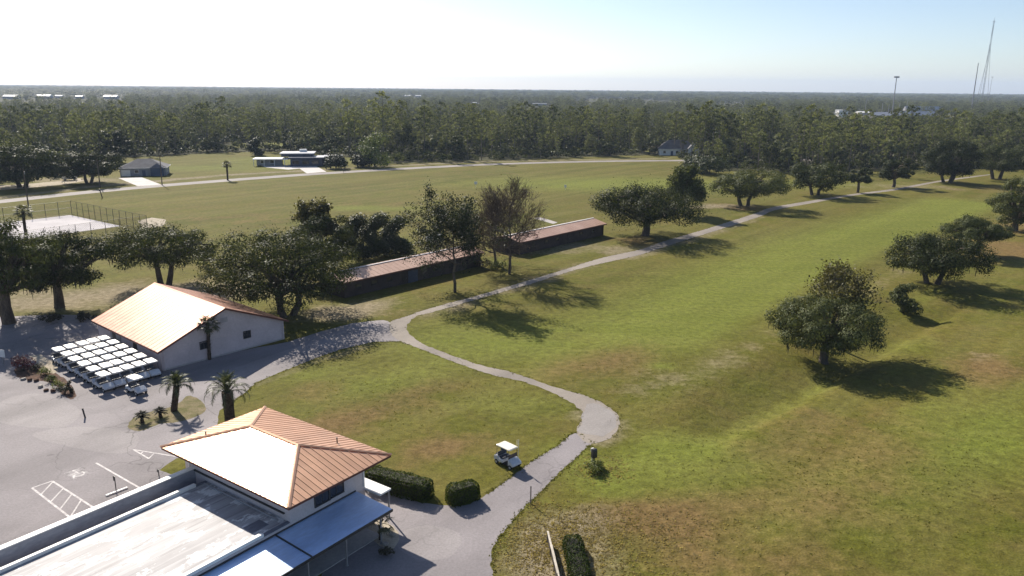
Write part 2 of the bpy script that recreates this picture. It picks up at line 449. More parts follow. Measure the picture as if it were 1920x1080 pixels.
def ground_mat():
    m, nt, b = new_mat('grass_turf')
    v = pos(nt)
    at = N(nt, 'ShaderNodeVertexColor', layer_name='patch')
    sp = N(nt, 'ShaderNodeSeparateColor')
    nt.links.new(at.outputs[0], sp.inputs[0])
    dry, lush, sand = sp.outputs[0], sp.outputs[1], sp.outputs[2]
    wood = at.outputs[1]
    n1 = noise(nt, v, 0.028, 4, 0.6)
    n2 = noise(nt, v, 0.16, 4, 0.62)
    n3 = noise(nt, v, 1.1, 4, 0.65)
    streak = noise(nt, mapped(nt, v, (0.028, 0.42, 1), R(-49)), 0.5, 4, 0.6)
    streak2 = noise(nt, mapped(nt, v, (0.03, 0.4, 1), R(4)), 0.6, 3, 0.6)
    col = mix(nt, ramp(nt, n1, [(0.38, 0.0), (0.64, 1.0)]), (0.093, 0.098, 0.013), (0.126, 0.115, 0.020))
    col = mix(nt, ramp(nt, n2, [(0.40, 0.0), (0.70, 0.75)]), col, (0.150, 0.116, 0.036))
    col = mix(nt, ramp(nt, streak, [(0.44, 0.0), (0.66, 0.55)]), col, (0.156, 0.146, 0.040))
    def blotch(src, lo, hi, k=0.62):
        # turns a smooth mask into a ragged one
        a = math_n(nt, 'ADD', src, math_n(nt, 'MULTIPLY', math_n(nt, 'SUBTRACT', n2, 0.5), k * 1.7))
        a = math_n(nt, 'ADD', a, math_n(nt, 'MULTIPLY', math_n(nt, 'SUBTRACT', n3, 0.5), k * 0.9))
        a = math_n(nt, 'MULTIPLY', a, math_n(nt, 'MULTIPLY', src, 6.0, True))
        return ramp(nt, a, [(lo, 0.0), (hi, 1.0)])
    lushc = mix(nt, streak2, (0.120, 0.145, 0.017), (0.190, 0.196, 0.044))
    col = mix(nt, blotch(lush, 0.16, 0.9), col, lushc)
    dryc = mix(nt, n3, (0.135, 0.086, 0.030), (0.20, 0.14, 0.058))
    col = mix(nt, blotch(dry, 0.2, 0.85), col, dryc)
    sandc = mix(nt, n3, (0.20, 0.165, 0.095), (0.30, 0.25, 0.17))
    col = mix(nt, blotch(sand, 0.2, 0.85), col, sandc)
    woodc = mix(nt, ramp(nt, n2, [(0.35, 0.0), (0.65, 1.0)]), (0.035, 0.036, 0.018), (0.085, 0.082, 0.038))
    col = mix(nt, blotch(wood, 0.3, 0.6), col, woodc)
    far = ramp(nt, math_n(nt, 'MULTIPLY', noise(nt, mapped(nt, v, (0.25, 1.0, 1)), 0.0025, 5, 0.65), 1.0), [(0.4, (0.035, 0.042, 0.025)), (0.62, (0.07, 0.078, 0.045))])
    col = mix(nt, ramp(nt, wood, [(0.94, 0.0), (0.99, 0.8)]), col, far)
    mow = noise(nt, mapped(nt, v, (0.05, 0.9, 1), R(-49)), 0.16, 3, 0.5)
    col = mix(nt, 1.0, col, ramp(nt, mow, [(0.36, 0.91), (0.64, 1.08)]), 'MULTIPLY')
    col = mix(nt, 1.0, col, ramp(nt, n3, [(0.25, 0.66), (0.75, 1.28)]), 'MULTIPLY')
    fine = noise(nt, v, 6.0, 3, 0.7)
    col = mix(nt, 1.0, col, ramp(nt, fine, [(0.28, 0.66), (0.72, 1.3)]), 'MULTIPLY')
    nt.links.new(col, b.inputs['Base Color'])
    b.inputs['Roughness'].default_value = 0.95
    b.inputs['Specular IOR Level'].default_value = 0.08
    hsum = math_n(nt, 'ADD', n3, math_n(nt, 'MULTIPLY', fine, 0.35))
    bump(nt, b, hsum, 0.2, 0.7)
    return m
M['turf'] = ground_mat()

# ------------------------------------------------------------------ terrain
def seg_dist(X, Y, pts):
    d = np.full(np.shape(X), 1e9)
    for a, b in zip(pts[:-1], pts[1:]):
        ab = b - a
        L = ab @ ab + 1e-9
        t = np.clip(((X - a[0]) * ab[0] + (Y - a[1]) * ab[1]) / L, 0, 1)
        d = np.minimum(d, np.hypot(X - a[0] - t * ab[0], Y - a[1] - t * ab[1]))
    return d

def sst(x, a, b):
    t = np.clip((x - a) / (b - a), 0, 1)
    return t * t * (3 - 2 * t)

PATH_MID = [g2(*p) for p in [(860, 1080), (945, 960), (1045, 870), (1110, 805), (1115, 775), (1040, 733), (900, 690), (770, 632), (765, 600), (835, 575), (1000, 525), (1100, 492), (1240, 455), (1330, 430), (1420, 402), (1530, 378), (1600, 366), (1680, 356), (1770, 338), (1900, 318)]]
CREST = [g2(1215, 750), g2(1330, 690), g2(1440, 640), g2(1600, 560), g2(1700, 512)]
TOE = [g2(1340, 815), g2(1450, 765), g2(1550, 720), g2(1660, 655), g2(1740, 600)]

def lump(X, Y, seed, s):
    r = np.random.RandomState(seed)
    z = 0
    for _ in range(7):
        a, ph = r.rand() * 6.28, r.rand() * 6.28
        k = (0.6 + r.rand()) / s
        z = z + np.sin((X * math.cos(a) + Y * math.sin(a)) * k + ph)
    return z / 7

def terrain(X, Y):
    X = np.asarray(X, float); Y = np.asarray(Y, float)
    dp = seg_dist(X, Y, PATH_MID)
    # only the fairway right of the cart path rolls
    right = sst(X - (-5 + (Y - 60) * 0.02), 6, 16) * sst(dp, 5, 14)
    right = right * (1 - sst(Y, 230, 290)) * (1 - sst(X, 150, 200))
    cd, td = seg_dist(X, Y, CREST), seg_dist(X, Y, TOE)
    w = sst(cd, 0, cd + td + 1e-6)
    frac = cd / (cd + td + 1e-6)
    # side of the toe line: beyond it the ground climbs back up quickly
    a, b_ = TOE[0], TOE[-1]
    side = (b_[0] - a[0]) * (Y - a[1]) - (b_[1] - a[1]) * (X - a[0])
    side = side / np.hypot(*(b_ - a))
    ca, cb = CREST[0], CREST[-1]
    cside = ((cb[0] - ca[0]) * (Y - ca[1]) - (cb[1] - ca[1]) * (X - ca[0])) / np.hypot(*(cb - ca))
    d0 = (b_ - a) / np.hypot(*(b_ - a))
    along = (X - a[0]) * d0[0] + (Y - a[1]) * d0[1]
    L = np.hypot(*(b_ - a))
    win = sst(along, -9, 8) * (1 - sst(along, L, L + 25))
    inside = (side > 0) & (cside < 0)
    z = np.where(inside, -1.35 * sst(frac, 0, 1), 0)
    z = np.where(side <= 0, -1.35 + 0.75 * sst(-side, 0, 2.2) + 0.6 * sst(-side, 2, 16), z)
    z = z * win
    z = z + 0.32 * lump(X, Y, 3, 11) + 0.10 * lump(X, Y, 5, 3.2)
    return z * right

def tz(x, y):
    return float(terrain(np.array([x]), np.array([y]))[0])

def axis(segs):
    out = []
    for a, b_, st in segs:
        out += list(np.arange(a, b_, st))
    return out
def geo(a, b_, st, gr):
    out = []
    while a < b_:
        out.append(a); st *= gr; a += st
    return out + [b_]
xs_pos = geo(190, 15000, 2.2, 1.10)
xs = [-x for x in reversed(geo(170, 15000, 2.2, 1.10))] + list(np.arange(-169, 189, 1.15)) + xs_pos
ys = [-40, -20, 0, 15, 25] + list(np.arange(30, 330, 1.15)) + geo(331, 14000, 1.3, 1.06)
xs = np.array(xs); ys = np.array(ys)
GX, GY = np.meshgrid(xs, ys)
GZ = terrain(GX, GY)
nx, ny = len(xs), len(ys)
ii = (np.arange(ny - 1)[:, None] * nx + np.arange(nx - 1)[None, :]).ravel()
GF = np.stack([ii, ii + 1, ii + 1 + nx, ii + nx], 1)
ground_me = arr_mesh('ground', np.stack([GX.ravel(), GY.ravel(), GZ.ravel()], 1), 4, [M['turf']], True, GF)

def blob(px, py, rx, ry, rot=0.0):
    """soft ellipse on the ground: centre at a photo pixel, radii in metres, long axis turned rot degrees"""
    c = g2(px, py)
    a = R(rot)
    dx, dy = GX - c[0], GY - c[1]
    u = (dx * math.cos(a) + dy * math.sin(a)) / rx
    v = (-dx * math.sin(a) + dy * math.cos(a)) / ry
    return np.exp(-(u * u + v * v) * 1.1)

def band(pts, w):
    return np.exp(-(seg_dist(GX, GY, [g2(*p) for p in pts]) / w) ** 2)

def inside_poly(X, Y, poly):
    r = np.zeros(np.shape(X), bool)
    n = len(poly)
    for i in range(n):
        a, b_ = poly[i], poly[(i + 1) % n]
        if a[1] == b_[1]: continue
        c = (a[1] > Y) != (b_[1] > Y)
        r ^= c & (X < (b_[0] - a[0]) * (Y - a[1]) / (b_[1] - a[1]) + a[0])
    return r

ROAD_MID = [np.array(p) for p in ([g2(-420, 416)] + [g2(*p) for p in [(-200, 400), (0, 378), (200, 357), (428, 338), (640, 323), (900, 309), (1100, 303), (1270, 301)]] + [g2(1500, 300), g2(1850, 302), g2(2300, 308)])]
# forest front, left to right, as ground points
FRONT_PX = [(-900, 372), (-250, 352), (0, 338), (110, 330), (205, 312), (225, 296), (330, 291), (430, 286), (500, 284), (600, 288), (650, 300), (720, 308), (860, 303), (1000, 299), (1200, 291), (1262, 290), (1300, 313), (1350, 322), (1420, 320), (1500, 330), (1580, 326), (1650, 322), (1730, 312), (1800, 318), (1960, 318), (2400, 330)]
FRONT = [g2(*p) for p in FRONT_PX]
FOREST_POLY = FRONT + [np.array([15000.0, FRONT[-1][1]]), np.array([15000.0, 14000.0]), np.array([-15000.0, 14000.0]), np.array([-15000.0, FRONT[0][1]])]
CLEAR = [((135, 277), 15, 24), ((150, 272), 12, 20), ((500, 272), 22, 26), ((545, 300), 30, 22), ((1255, 283), 17, 14), ((1150, 187), 150, 70), ((1240, 190), 110, 50), ((1660, 217), 90, 45), ((1720, 217), 80, 45), ((1580, 217), 26, 16), ((1360, 196), 60, 30)]

def clear_mask(X, Y, grow=1.0):
    m = np.zeros(np.shape(X))
    for (p, rx, ry) in CLEAR:
        c = g2(*p)
        m = np.maximum(m, np.exp(-(((X - c[0]) / (rx * grow)) ** 2 + ((Y - c[1]) / (ry * grow)) ** 2) ** 2))
    return m

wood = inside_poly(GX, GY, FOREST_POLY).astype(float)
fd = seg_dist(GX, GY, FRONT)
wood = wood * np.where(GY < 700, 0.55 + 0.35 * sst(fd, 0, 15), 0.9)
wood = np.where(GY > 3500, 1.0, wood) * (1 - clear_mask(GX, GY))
dry = 0.9 * blob(830, 838, 5.5, 3, 20) + 0.75 * blob(640, 790, 5, 3.4, 30) + 0.45 * blob(760, 745, 8, 4, 40) + 0.4 * blob(600, 735, 5, 4) \
    + 0.75 * blob(1200, 965, 5, 2.8, 30) + 0.55 * blob(1290, 990, 4.5, 3, 30) + 0.5 * blob(1100, 965, 3, 2, 30) + 0.45 * blob(1420, 1060, 6, 3.5) + 0.4 * blob(1250, 1060, 4, 3) \
    + 0.85 * blob(1850, 690, 8, 5, 40) + 0.9 * blob(1900, 470, 16, 14, 20) + 0.8 * blob(1960, 430, 20, 14) + 0.45 * blob(1480, 800, 10, 5, 40) + 0.5 * blob(1650, 850, 12, 6, 40) + 0.5 * blob(1500, 960, 10, 6) \
    + 0.4 * blob(1180, 660, 10, 5, 30) + 0.55 * blob(1100, 690, 7, 5, 30) + 0.4 * blob(800, 540, 9, 4, 50) + 0.5 * blob(700, 585, 6, 3, 40) \
    + 0.9 * blob(1390, 390, 9, 6) + 0.55 * blob(1900, 355, 25, 14) + 0.45 * blob(870, 470, 14, 8) + 0.35 * blob(450, 410, 30, 10) + 0.3 * blob(720, 385, 25, 8) + 0.7 * blob(1205, 452, 9, 7)
lush = 0.8 * band([(860, 640), (1010, 645), (1200, 595), (1400, 500), (1560, 440), (1780, 378)], 11) + 0.7 * band([(1250, 640), (1450, 540), (1640, 455), (1840, 385)], 6) + 0.5 * band([(1620, 1000), (1780, 850), (1930, 730)], 3.5) + 0.45 * band([(1450, 1000), (1640, 840), (1800, 710)], 2.5) + 0.7 * blob(1060, 345, 50, 22) + 0.55 * blob(1250, 345, 40, 30) + 0.9 * blob(690, 390, 18, 6) \
    + 0.9 * blob(1245, 687, 1.8, 1.3) + 0.75 * band([(1060, 850), (1130, 900), (1250, 830)], 3.5) + 0.6 * blob(1330, 900, 12, 6, 40) + 0.6 * blob(700, 720, 9, 4, 40) + 0.5 * blob(980, 760, 8, 4) \
    + 0.45 * band([(1300, 850), (1420, 775), (1560, 700)], 1.8) + 0.4 * band([(1640, 600), (1760, 540)], 2) + 0.7 * blob(390, 315, 40, 15) + 0.55 * blob(1560, 345, 30, 14) + 0.7 * blob(1880, 830, 9, 6, 40) + 0.5 * blob(1700, 640, 7, 4, 40) \
    + 0.7 * blob(990, 945, 1.6, 0.8) + 0.6 * blob(1290, 1010, 2.5, 1.5) + 0.6 * blob(580, 700, 6, 3, 30)
sandy = 0.27 * band([(1200, 740), (1330, 690), (1440, 635), (1600, 560), (1700, 505)], 2.6) + 0.85 * blob(150, 560, 22, 10, 20) + 0.7 * blob(420, 545, 12, 7, 20) + 0.85 * blob(630, 585, 6, 5) + 0.55 * blob(700, 575, 8, 4, 50) \
    + 0.8 * blob(1060, 985, 4.5, 2.5, 30) + 0.7 * blob(1020, 1050, 3, 4) + 0.5 * blob(1120, 1060, 4, 4) + 0.8 * blob(1340, 388, 12, 5, 10) + 0.6 * blob(1160, 470, 6, 5, 40) + 0.15 * blob(1250, 700, 14, 7, 40) + 0.5 * band([(1180, 483), (1300, 447), (1420, 408)], 2.8) \
    + 0.5 * band([(800, 590), (990, 532), (1100, 497)], 2.6) + 0.6 * band([(1085, 775), (1160, 795), (1130, 830)], 1.6) + 0.45 * band([(480, 722), (590, 680), (700, 645)], 1.0) + 0.6 * blob(1060, 465, 12, 6, 45)\
    + 0.75 * band([(-150, 390), (150, 352), (428, 328), (640, 316), (900, 303), (1250, 297)], 3.5) + 0.8 * blob(150, 338, 22, 10) + 0.6 * blob(760, 500, 16, 5, 49) + 0.45 * blob(1700, 350, 30, 12) + 0.2 * blob(1840, 665, 7, 4, 40)
cl = clear_mask(GX, GY, 1.2)
lush = lush + 0.6 * cl * (GY < 600)
sandy = sandy + 0.6 * cl * (GY > 600)
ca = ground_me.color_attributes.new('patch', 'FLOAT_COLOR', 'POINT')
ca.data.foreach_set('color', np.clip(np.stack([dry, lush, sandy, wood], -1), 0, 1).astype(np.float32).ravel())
gr = link('ground', ground_me)
tag(gr, kind='structure')

# ------------------------------------------------------------------ paved sheets
def smooth_closed(poly, step=0.9, jit=0.12, seed=1, closed=True):
    """resample a polygon of ground points and roughen its edge a little"""
    rr = random.Random(seed)
    out = []
    n = len(poly)
    for i in range(n if closed else n - 1):
        p0, p1, p2, p3 = poly[(i - 1) % n], poly[i], poly[(i + 1) % n], poly[(i + 2) % n]
        if not closed and i == 0: p0 = p1
        if not closed and i == n - 2: p3 = p2
        L = np.hypot(*(p2 - p1))
        k = max(1, min(60, int(L / step)))
        for j in range(k):
            t = j / k
            q = 0.5 * ((2 * p1) + (p2 - p0) * t + (2 * p0 - 5 * p1 + 4 * p2 - p3) * t * t + (3 * p1 - p0 - 3 * p2 + p3) * t ** 3)
            out.append(q + np.array([rr.uniform(-jit, jit), rr.uniform(-jit, jit)]))
    if not closed: out.append(poly[-1])
    return out

def lin_closed(poly, step=0.9, jit=0.1, seed=1):
    rr = random.Random(seed)
    out = []
    for a, b_ in zip(poly, poly[1:] + poly[:1]):
        k = max(1, min(80, int(np.hypot(*(b_ - a)) / step)))
        for j in range(k):
            out.append(a + (b_ - a) * j / k + np.array([rr.uniform(-jit, jit), rr.uniform(-jit, jit)]))
    return out

def sheet(name, poly, z, m):
    me = bpy.data.meshes.new(name)
    me.from_pydata([(p[0], p[1], z) for p in poly], [], [tuple(range(len(poly)))])
    bm = bmesh.new(); bm.from_mesh(me)
    for f in bm.faces:
        if f.normal.z < 0: f.normal_flip()
    bmesh.ops.triangulate(bm, faces=bm.faces)
    bm.to_mesh(me); bm.free()
    me.materials.append(m)
    o = link(name, me)
    tag(o, kind='structure')
    return o

def ribbon(name, mid, widths, z, m, jit=0.1, seed=1):
    pts = smooth_closed(mid, 1.2, 0, seed, False)
    rr = random.Random(seed)
    n = len(pts)
    vs, fs = [], []
    for i, p in enumerate(pts):
        t = pts[min(i + 1, n - 1)] - pts[max(i - 1, 0)]
        t = t / (np.hypot(*t) + 1e-9)
        nn = np.array([-t[1], t[0]])
        k = i / (n - 1) * (len(widths) - 1)
        a = int(min(k, len(widths) - 2)); w = widths[a] + (widths[a + 1] - widths[a]) * (k - a)
        l = p + nn * (w / 2 + rr.uniform(-jit, jit)); r_ = p - nn * (w / 2 + rr.uniform(-jit, jit))
        vs += [(l[0], l[1], z), (r_[0], r_[1], z)]
        if i: fs.append((2 * i - 2, 2 * i - 1, 2 * i + 1, 2 * i))
    me = bpy.data.meshes.new(name)
    me.from_pydata(vs, [], fs)
    me.materials.append(m)
    bm = bmesh.new(); bm.from_mesh(me)
    bmesh.ops.recalc_face_normals(bm, faces=bm.faces)
    if sum(f.normal.z for f in bm.faces) < 0:
        bmesh.ops.reverse_faces(bm, faces=bm.faces)
    bm.to_mesh(me); bm.free()
    o = link(name, me)
    tag(o, kind='structure')
    return o

ribbon('road', ROAD_MID, [7.0, 7.0], 0.008, M['road'], 0.12, 2)
lot = [(-700, 1500), (-500, 640), (0, 594), (100, 590), (185, 592), (300, 640), (440, 660), (545, 640), (600, 622), (660, 606), (720, 600), (750, 612), (752, 640), (700, 641), (640, 655), (590, 672), (535, 694), (480, 717), (455, 740), (436, 752), (412, 770), (408, 800), (395, 850), (330, 860), (300, 882), (355, 900), (100, 1060), (0, 1300)]
sheet('parking_lot', lin_closed([g2(*p) for p in lot], 0.8, 0.1, 4), 0.004, M['asphalt'])
apron = [(560, 1300), (640, 1000), (700, 905), (725, 911), (785, 941), (827, 947), (870, 948), (915, 926), (961, 893), (1003, 862), (1045, 836), (1078, 812), (1112, 830), (1100, 838), (1081, 858), (1045, 890), (1010, 925), (994, 940), (975, 960), (947, 992), (930, 1015), (923, 1035), (921, 1060), (925, 1090), (940, 1300)]
sheet('driveway', smooth_closed([g2(*p) for p in apron], 0.5, 0.11, 5), 0.008, M['asphalt'])
path_edge = [(1140, 824), (1159, 806), (1161, 786), (1150, 770), (1130, 756), (1090, 740), (1035, 724), (965, 700), (900, 684), (827, 659), (785, 640), (766, 623), (764, 610), (781, 593), (827, 581), (937, 549), (993, 533), (1053, 514), (1110, 498), (1200, 478), (1258, 459), (1341, 433), (1422, 407), (1456, 393.5), (1533, 379), (1603, 366.5), (1681, 356.5), (1760, 341.6), (1850, 329),
             (1850, 327.4), (1757, 339.4), (1677, 353.8), (1598, 363.8), (1528, 375), (1447, 389), (1413, 401), (1330, 427.5), (1243, 453), (1200, 468), (1127, 484), (1053, 507), (983, 528), (893, 555), (807, 578), (760, 594), (733, 604), (731, 620), (745, 637), (787, 654), (850, 678), (915, 701), (982, 716), (1050, 743), (1086, 767), (1093, 784), (1080, 810), (1108, 832)]
sheet('cart_path', smooth_closed([g2(*p) for p in path_edge], 0.55, 0.13, 6), 0.012, M['path'])
sheet('concrete_drive', lin_closed([g2(*p) for p in [(222, 334), (265, 332), (302, 346), (258, 349)]], 2, 0.1, 7), 0.012, M['driveway'])
sheet('concrete_drive', lin_closed([g2(*p) for p in [(552, 309), (585, 307), (612, 322), (575, 325)]], 2, 0.1, 8), 0.012, M['driveway'])
sheet('concrete_drive', lin_closed([g2(*p) for p in [(486, 309), (520, 311), (552, 309), (575, 315), (540, 318), (500, 314)]], 2, 0.1, 9), 0.010, M['driveway'])
sheet('sand_track', lin_closed([g2(*p) for p in [(-60, 352), (60, 344), (130, 338), (150, 334), (158, 339), (120, 346), (60, 352), (-60, 360)]], 2, 0.5, 10), 0.006, M['sand'])
# tennis court: one corner and two directions on the ground
ct0 = g2(135, 402)
cd1 = g2(233, 423) - ct0
cl1 = float(np.hypot(*cd1))
cd1 = cd1 / cl1
cd2 = np.array([-cd1[1], cd1[0]]) * -1
court = [ct0 + cd1 * 0.8 + cd2 * 0.8, ct0 + cd1 * cl1 + cd2 * 0.8, ct0 + cd1 * cl1 + cd2 * 34, ct0 + cd1 * 0.8 + cd2 * 34]
sheet('tennis_court', court, 0.016, M['court'])
sheet('concrete_pad', lin_closed([g2(*p) for p in [(258, 414), (285, 408), (312, 412), (306, 424), (270, 428)]], 1, 0.1, 11), 0.012, M['sand'])
sheet('tee_line', lin_closed([g2(*p) for p in [(1000, 409), (1012, 407), (1046, 417), (1038, 420)]], 1.5, 0.1, 12), 0.006, M['concrete'])
sheet('planting_bed', smooth_closed([g2(*p) for p in [(28, 692), (52, 684), (80, 690), (112, 704), (140, 730), (138, 748), (118, 742), (100, 720), (62, 712), (35, 708)]], 0.5, 0.1, 13), 0.010, M['mulch'])
sheet('planting_bed', smooth_closed([g2(*p) for p in [(240, 800), (256, 780), (300, 768), (330, 760), (352, 742), (378, 752), (384, 772), (340, 790), (300, 795), (262, 808)]], 0.5, 0.08, 14), 0.010, M['bed_soil'])
sheet('planting_bed', smooth_closed([g2(*p) for p in [(690, 988), (704, 975), (722, 978), (742, 992), (748, 1012), (735, 1030), (712, 1024), (695, 1008)]], 0.4, 0.05, 15), 0.016, M['sand'])
for k, pts in enumerate([[(56, 668), (75, 664), (110, 690), (92, 700)]]):
    sheet('grass_verge', smooth_closed([g2(*p) for p in pts], 0.6, 0.1, 16 + k), 0.013, M['sand'])

M['gravel'] = asphalt_mat('gravel', (0.31, 0.285, 0.27), (0.22, 0.20, 0.19), False)
sheet('gravel_patch', smooth_closed([g2(*p) for p in [(1092, 775), (1105, 756), (1130, 762), (1150, 776), (1157, 792), (1150, 808), (1128, 818), (1100, 814), (1083, 808), (1092, 792)]], 0.5, 0.16, 17), 0.016, M['gravel'])

M['asphalt_old'] = asphalt_mat('asphalt_old', (0.255, 0.232, 0.235), (0.30, 0.275, 0.275))
M['asphalt_new'] = asphalt_mat('asphalt_new', (0.165, 0.152, 0.16), (0.205, 0.188, 0.193))
for k, (pts, m_) in enumerate([([(20, 745), (90, 740), (150, 770), (120, 800), (40, 800), (-20, 780)], 'asphalt_old'), ([(150, 800), (255, 815), (230, 850), (120, 835), (60, 815)], 'asphalt_old'), ([(400, 705), (470, 680), (560, 650), (560, 662), (480, 696), (410, 722)], 'asphalt_old')]):
    sheet('asphalt_patch', smooth_closed([g2(*p) for p in pts], 0.6, 0.12, 60 + k), 0.0075, M[m_])
sheet('asphalt_patch', smooth_closed([g2(*p) for p in [(740, 1010), (800, 985), (860, 1000), (850, 1040), (780, 1050)]], 0.6, 0.12, 66), 0.0115, M['asphalt_old'])

# painted lines of the car park
def stripe(mb, a, b_, w, z=0.010):
    d = (b_ - a) / np.hypot(*(b_ - a)); n = np.array([-d[1], d[0]]) * w / 2
    mb.add([(a[0] - n[0], a[1] - n[1], z), (b_[0] - n[0], b_[1] - n[1], z), (b_[0] + n[0], b_[1] + n[1], z), (a[0] + n[0], a[1] + n[1], z)], [(0, 1, 2, 3)])
mb = MB()
P = lambda x, y: g2(x, y)
a0, a1, b0, b1 = P(60, 915), P(140, 977), P(98, 902), P(180, 955)
zz = 0.010
for (a, b_, w) in [(a0, a1, 0.17), (b0, b1, 0.17), (a0, b0, 0.15)]:
    stripe(mb, a, b_, w, zz); zz += 0.0015
for ta, tb in [(0.22, 0.02), (0.45, 0.27), (0.67, 0.47), (0.90, 0.68)]:
    stripe(mb, a0 + (a1 - a0) * ta, b0 + (b1 - b0) * tb, 0.13, zz)
o = mb.build('parking_marking', M['paint_line']); tag(o, kind='structure')
mb = MB()
stripe(mb, P(180, 868), P(262, 915), 0.17)
stripe(mb, P(250, 843), P(330, 856), 0.15, 0.0115); stripe(mb, P(250, 843), P(279, 860), 0.15, 0.013); stripe(mb, P(279, 860), P(290, 849), 0.13, 0.0145); stripe(mb, P(264, 851), P(268, 847), 0.13, 0.0145)
o = mb.build('parking_marking', M['paint_line']); tag(o, kind='structure')
# wheelchair symbol: a figure in profile on a big wheel, worn white paint
hc, hu = P(146, 888), None
hu = (P(257, 912) - P(180, 868)); hu /= np.hypot(*hu)
hv = np.array([-hu[1], hu[0]])
mb = MB()
def hpt(a, b_): return hc + hu * a + hv * b_
ring = [hpt(0.18 + 0.42 * math.cos(w), 0.42 * math.sin(w)) for w in np.linspace(-1.9, 2.2, 15)]
for a, b_ in zip(ring[:-1], ring[1:]): stripe(mb, a, b_, 0.15, 0.0135)
for a, b_ in [((-0.55, 0.05), (0.1, 0.05)), ((0.1, 0.05), (0.12, -0.42)), ((0.12, -0.42), (0.62, -0.62)), ((-0.25, 0.02), (-0.22, -0.4))]:
    stripe(mb, hpt(*a), hpt(*b_), 0.15, 0.015)
hd = [hpt(-0.8 + 0.15 * math.cos(w), 0.05 + 0.15 * math.sin(w)) for w in np.linspace(0, 6.28, 11)[:-1]]
mb.add([(p[0], p[1], 0.0135) for p in hd], [tuple(range(len(hd)))])
o = mb.build('parking_symbol', M['paint_line']); tag(o, kind='structure')
mb = MB()
mb.add([(*hpt(-1.0, -0.75), 0.0105), (*hpt(0.85, -0.75), 0.0105), (*hpt(0.85, 0.7), 0.0105), (*hpt(-1.0, 0.7), 0.0105)], [(0, 1, 2, 3)])
M['worn_paint'] = surf('worn_paint', (0.46, 0.43, 0.43), (0.22, 0.2, 0.205), 0.85, 0.2, 1.6, 0, 9, 0.3)
o = mb.build('parking_marking', M['worn_paint']); tag(o, kind='structure')

# ------------------------------------------------------------------ vegetation builders
def unit(v):
    return v / (np.linalg.norm(v, axis=-1, keepdims=True) + 1e-9)

def leaf_quads(c, n, size, rs, aspect=0.55, hang=None):
    """leaf-spray quads: centres c, normals n (k,3), sizes (k,)"""
    k = len(c)
    t = rs.normal(size=(k, 3))
    if hang is not None: t = t * (1 - hang) + np.array([0, 0, -1.0]) * hang * 2
    t = unit(t - (t * n).sum(1, keepdims=True) * n)
    b = np.cross(n, t)
    s = size[:, None]
    a = aspect * (0.7 + 0.6 * rs.rand(k, 1))
    return np.stack([c - t * s * 0.5, c + b * s * a * 0.5 + t * s * 0.08, c + t * s * 0.5, c - b * s * a * 0.5 - t * s * 0.05], 1).reshape(-1, 3)

def cluster_leaves(centers, radii, per, size, rs, flat=0.7, outw=0.55, origin=None, aspect=0.55, hang=None, fuzz=0.0):
    cs, ns, ss = [], [], []
    for c, r in zip(centers, radii):
        k = max(3, int(per * (r / np.mean(radii)) ** 2))
        d = unit(rs.normal(size=(k, 3)))
        rad = r * (0.55 + 0.45 * rs.rand(k, 1) ** 0.6)
        if fuzz: rad = rad * (1 + fuzz * rs.normal(size=(k, 1)))
        p = d * rad * np.array([1, 1, flat])
        cs.append(c + p)
        o = unit(c + p - origin) if origin is not None else d
        ns.append(unit(d * outw * 0.6 + o * outw * 0.4 + unit(rs.normal(size=(k, 3))) * (1 - outw) + np.array([0, 0, 0.25])))
        ss.append(size * (0.6 + 0.8 * rs.rand(k)))
    return leaf_quads(np.concatenate(cs), np.concatenate(ns), np.concatenate(ss), rs, aspect, hang)

def limb(mb, a, b_, r0, r1, rs, n=5, bend=0.12, k=5):
    a, b_ = np.asarray(a, float), np.asarray(b_, float)
    L = np.linalg.norm(b_ - a)
    off = rs.normal(size=3) * bend * L
    pts, rad = [], []
    for i in range(k):
        t = i / (k - 1)
        pts.append(a + (b_ - a) * t + off * math.sin(math.pi * t) + np.array([0, 0, 0.1 * L * math.sin(math.pi * t)]))
        rad.append(r0 + (r1 - r0) * t)
    mb.tube(pts, rad, n, 0, False)
    return pts

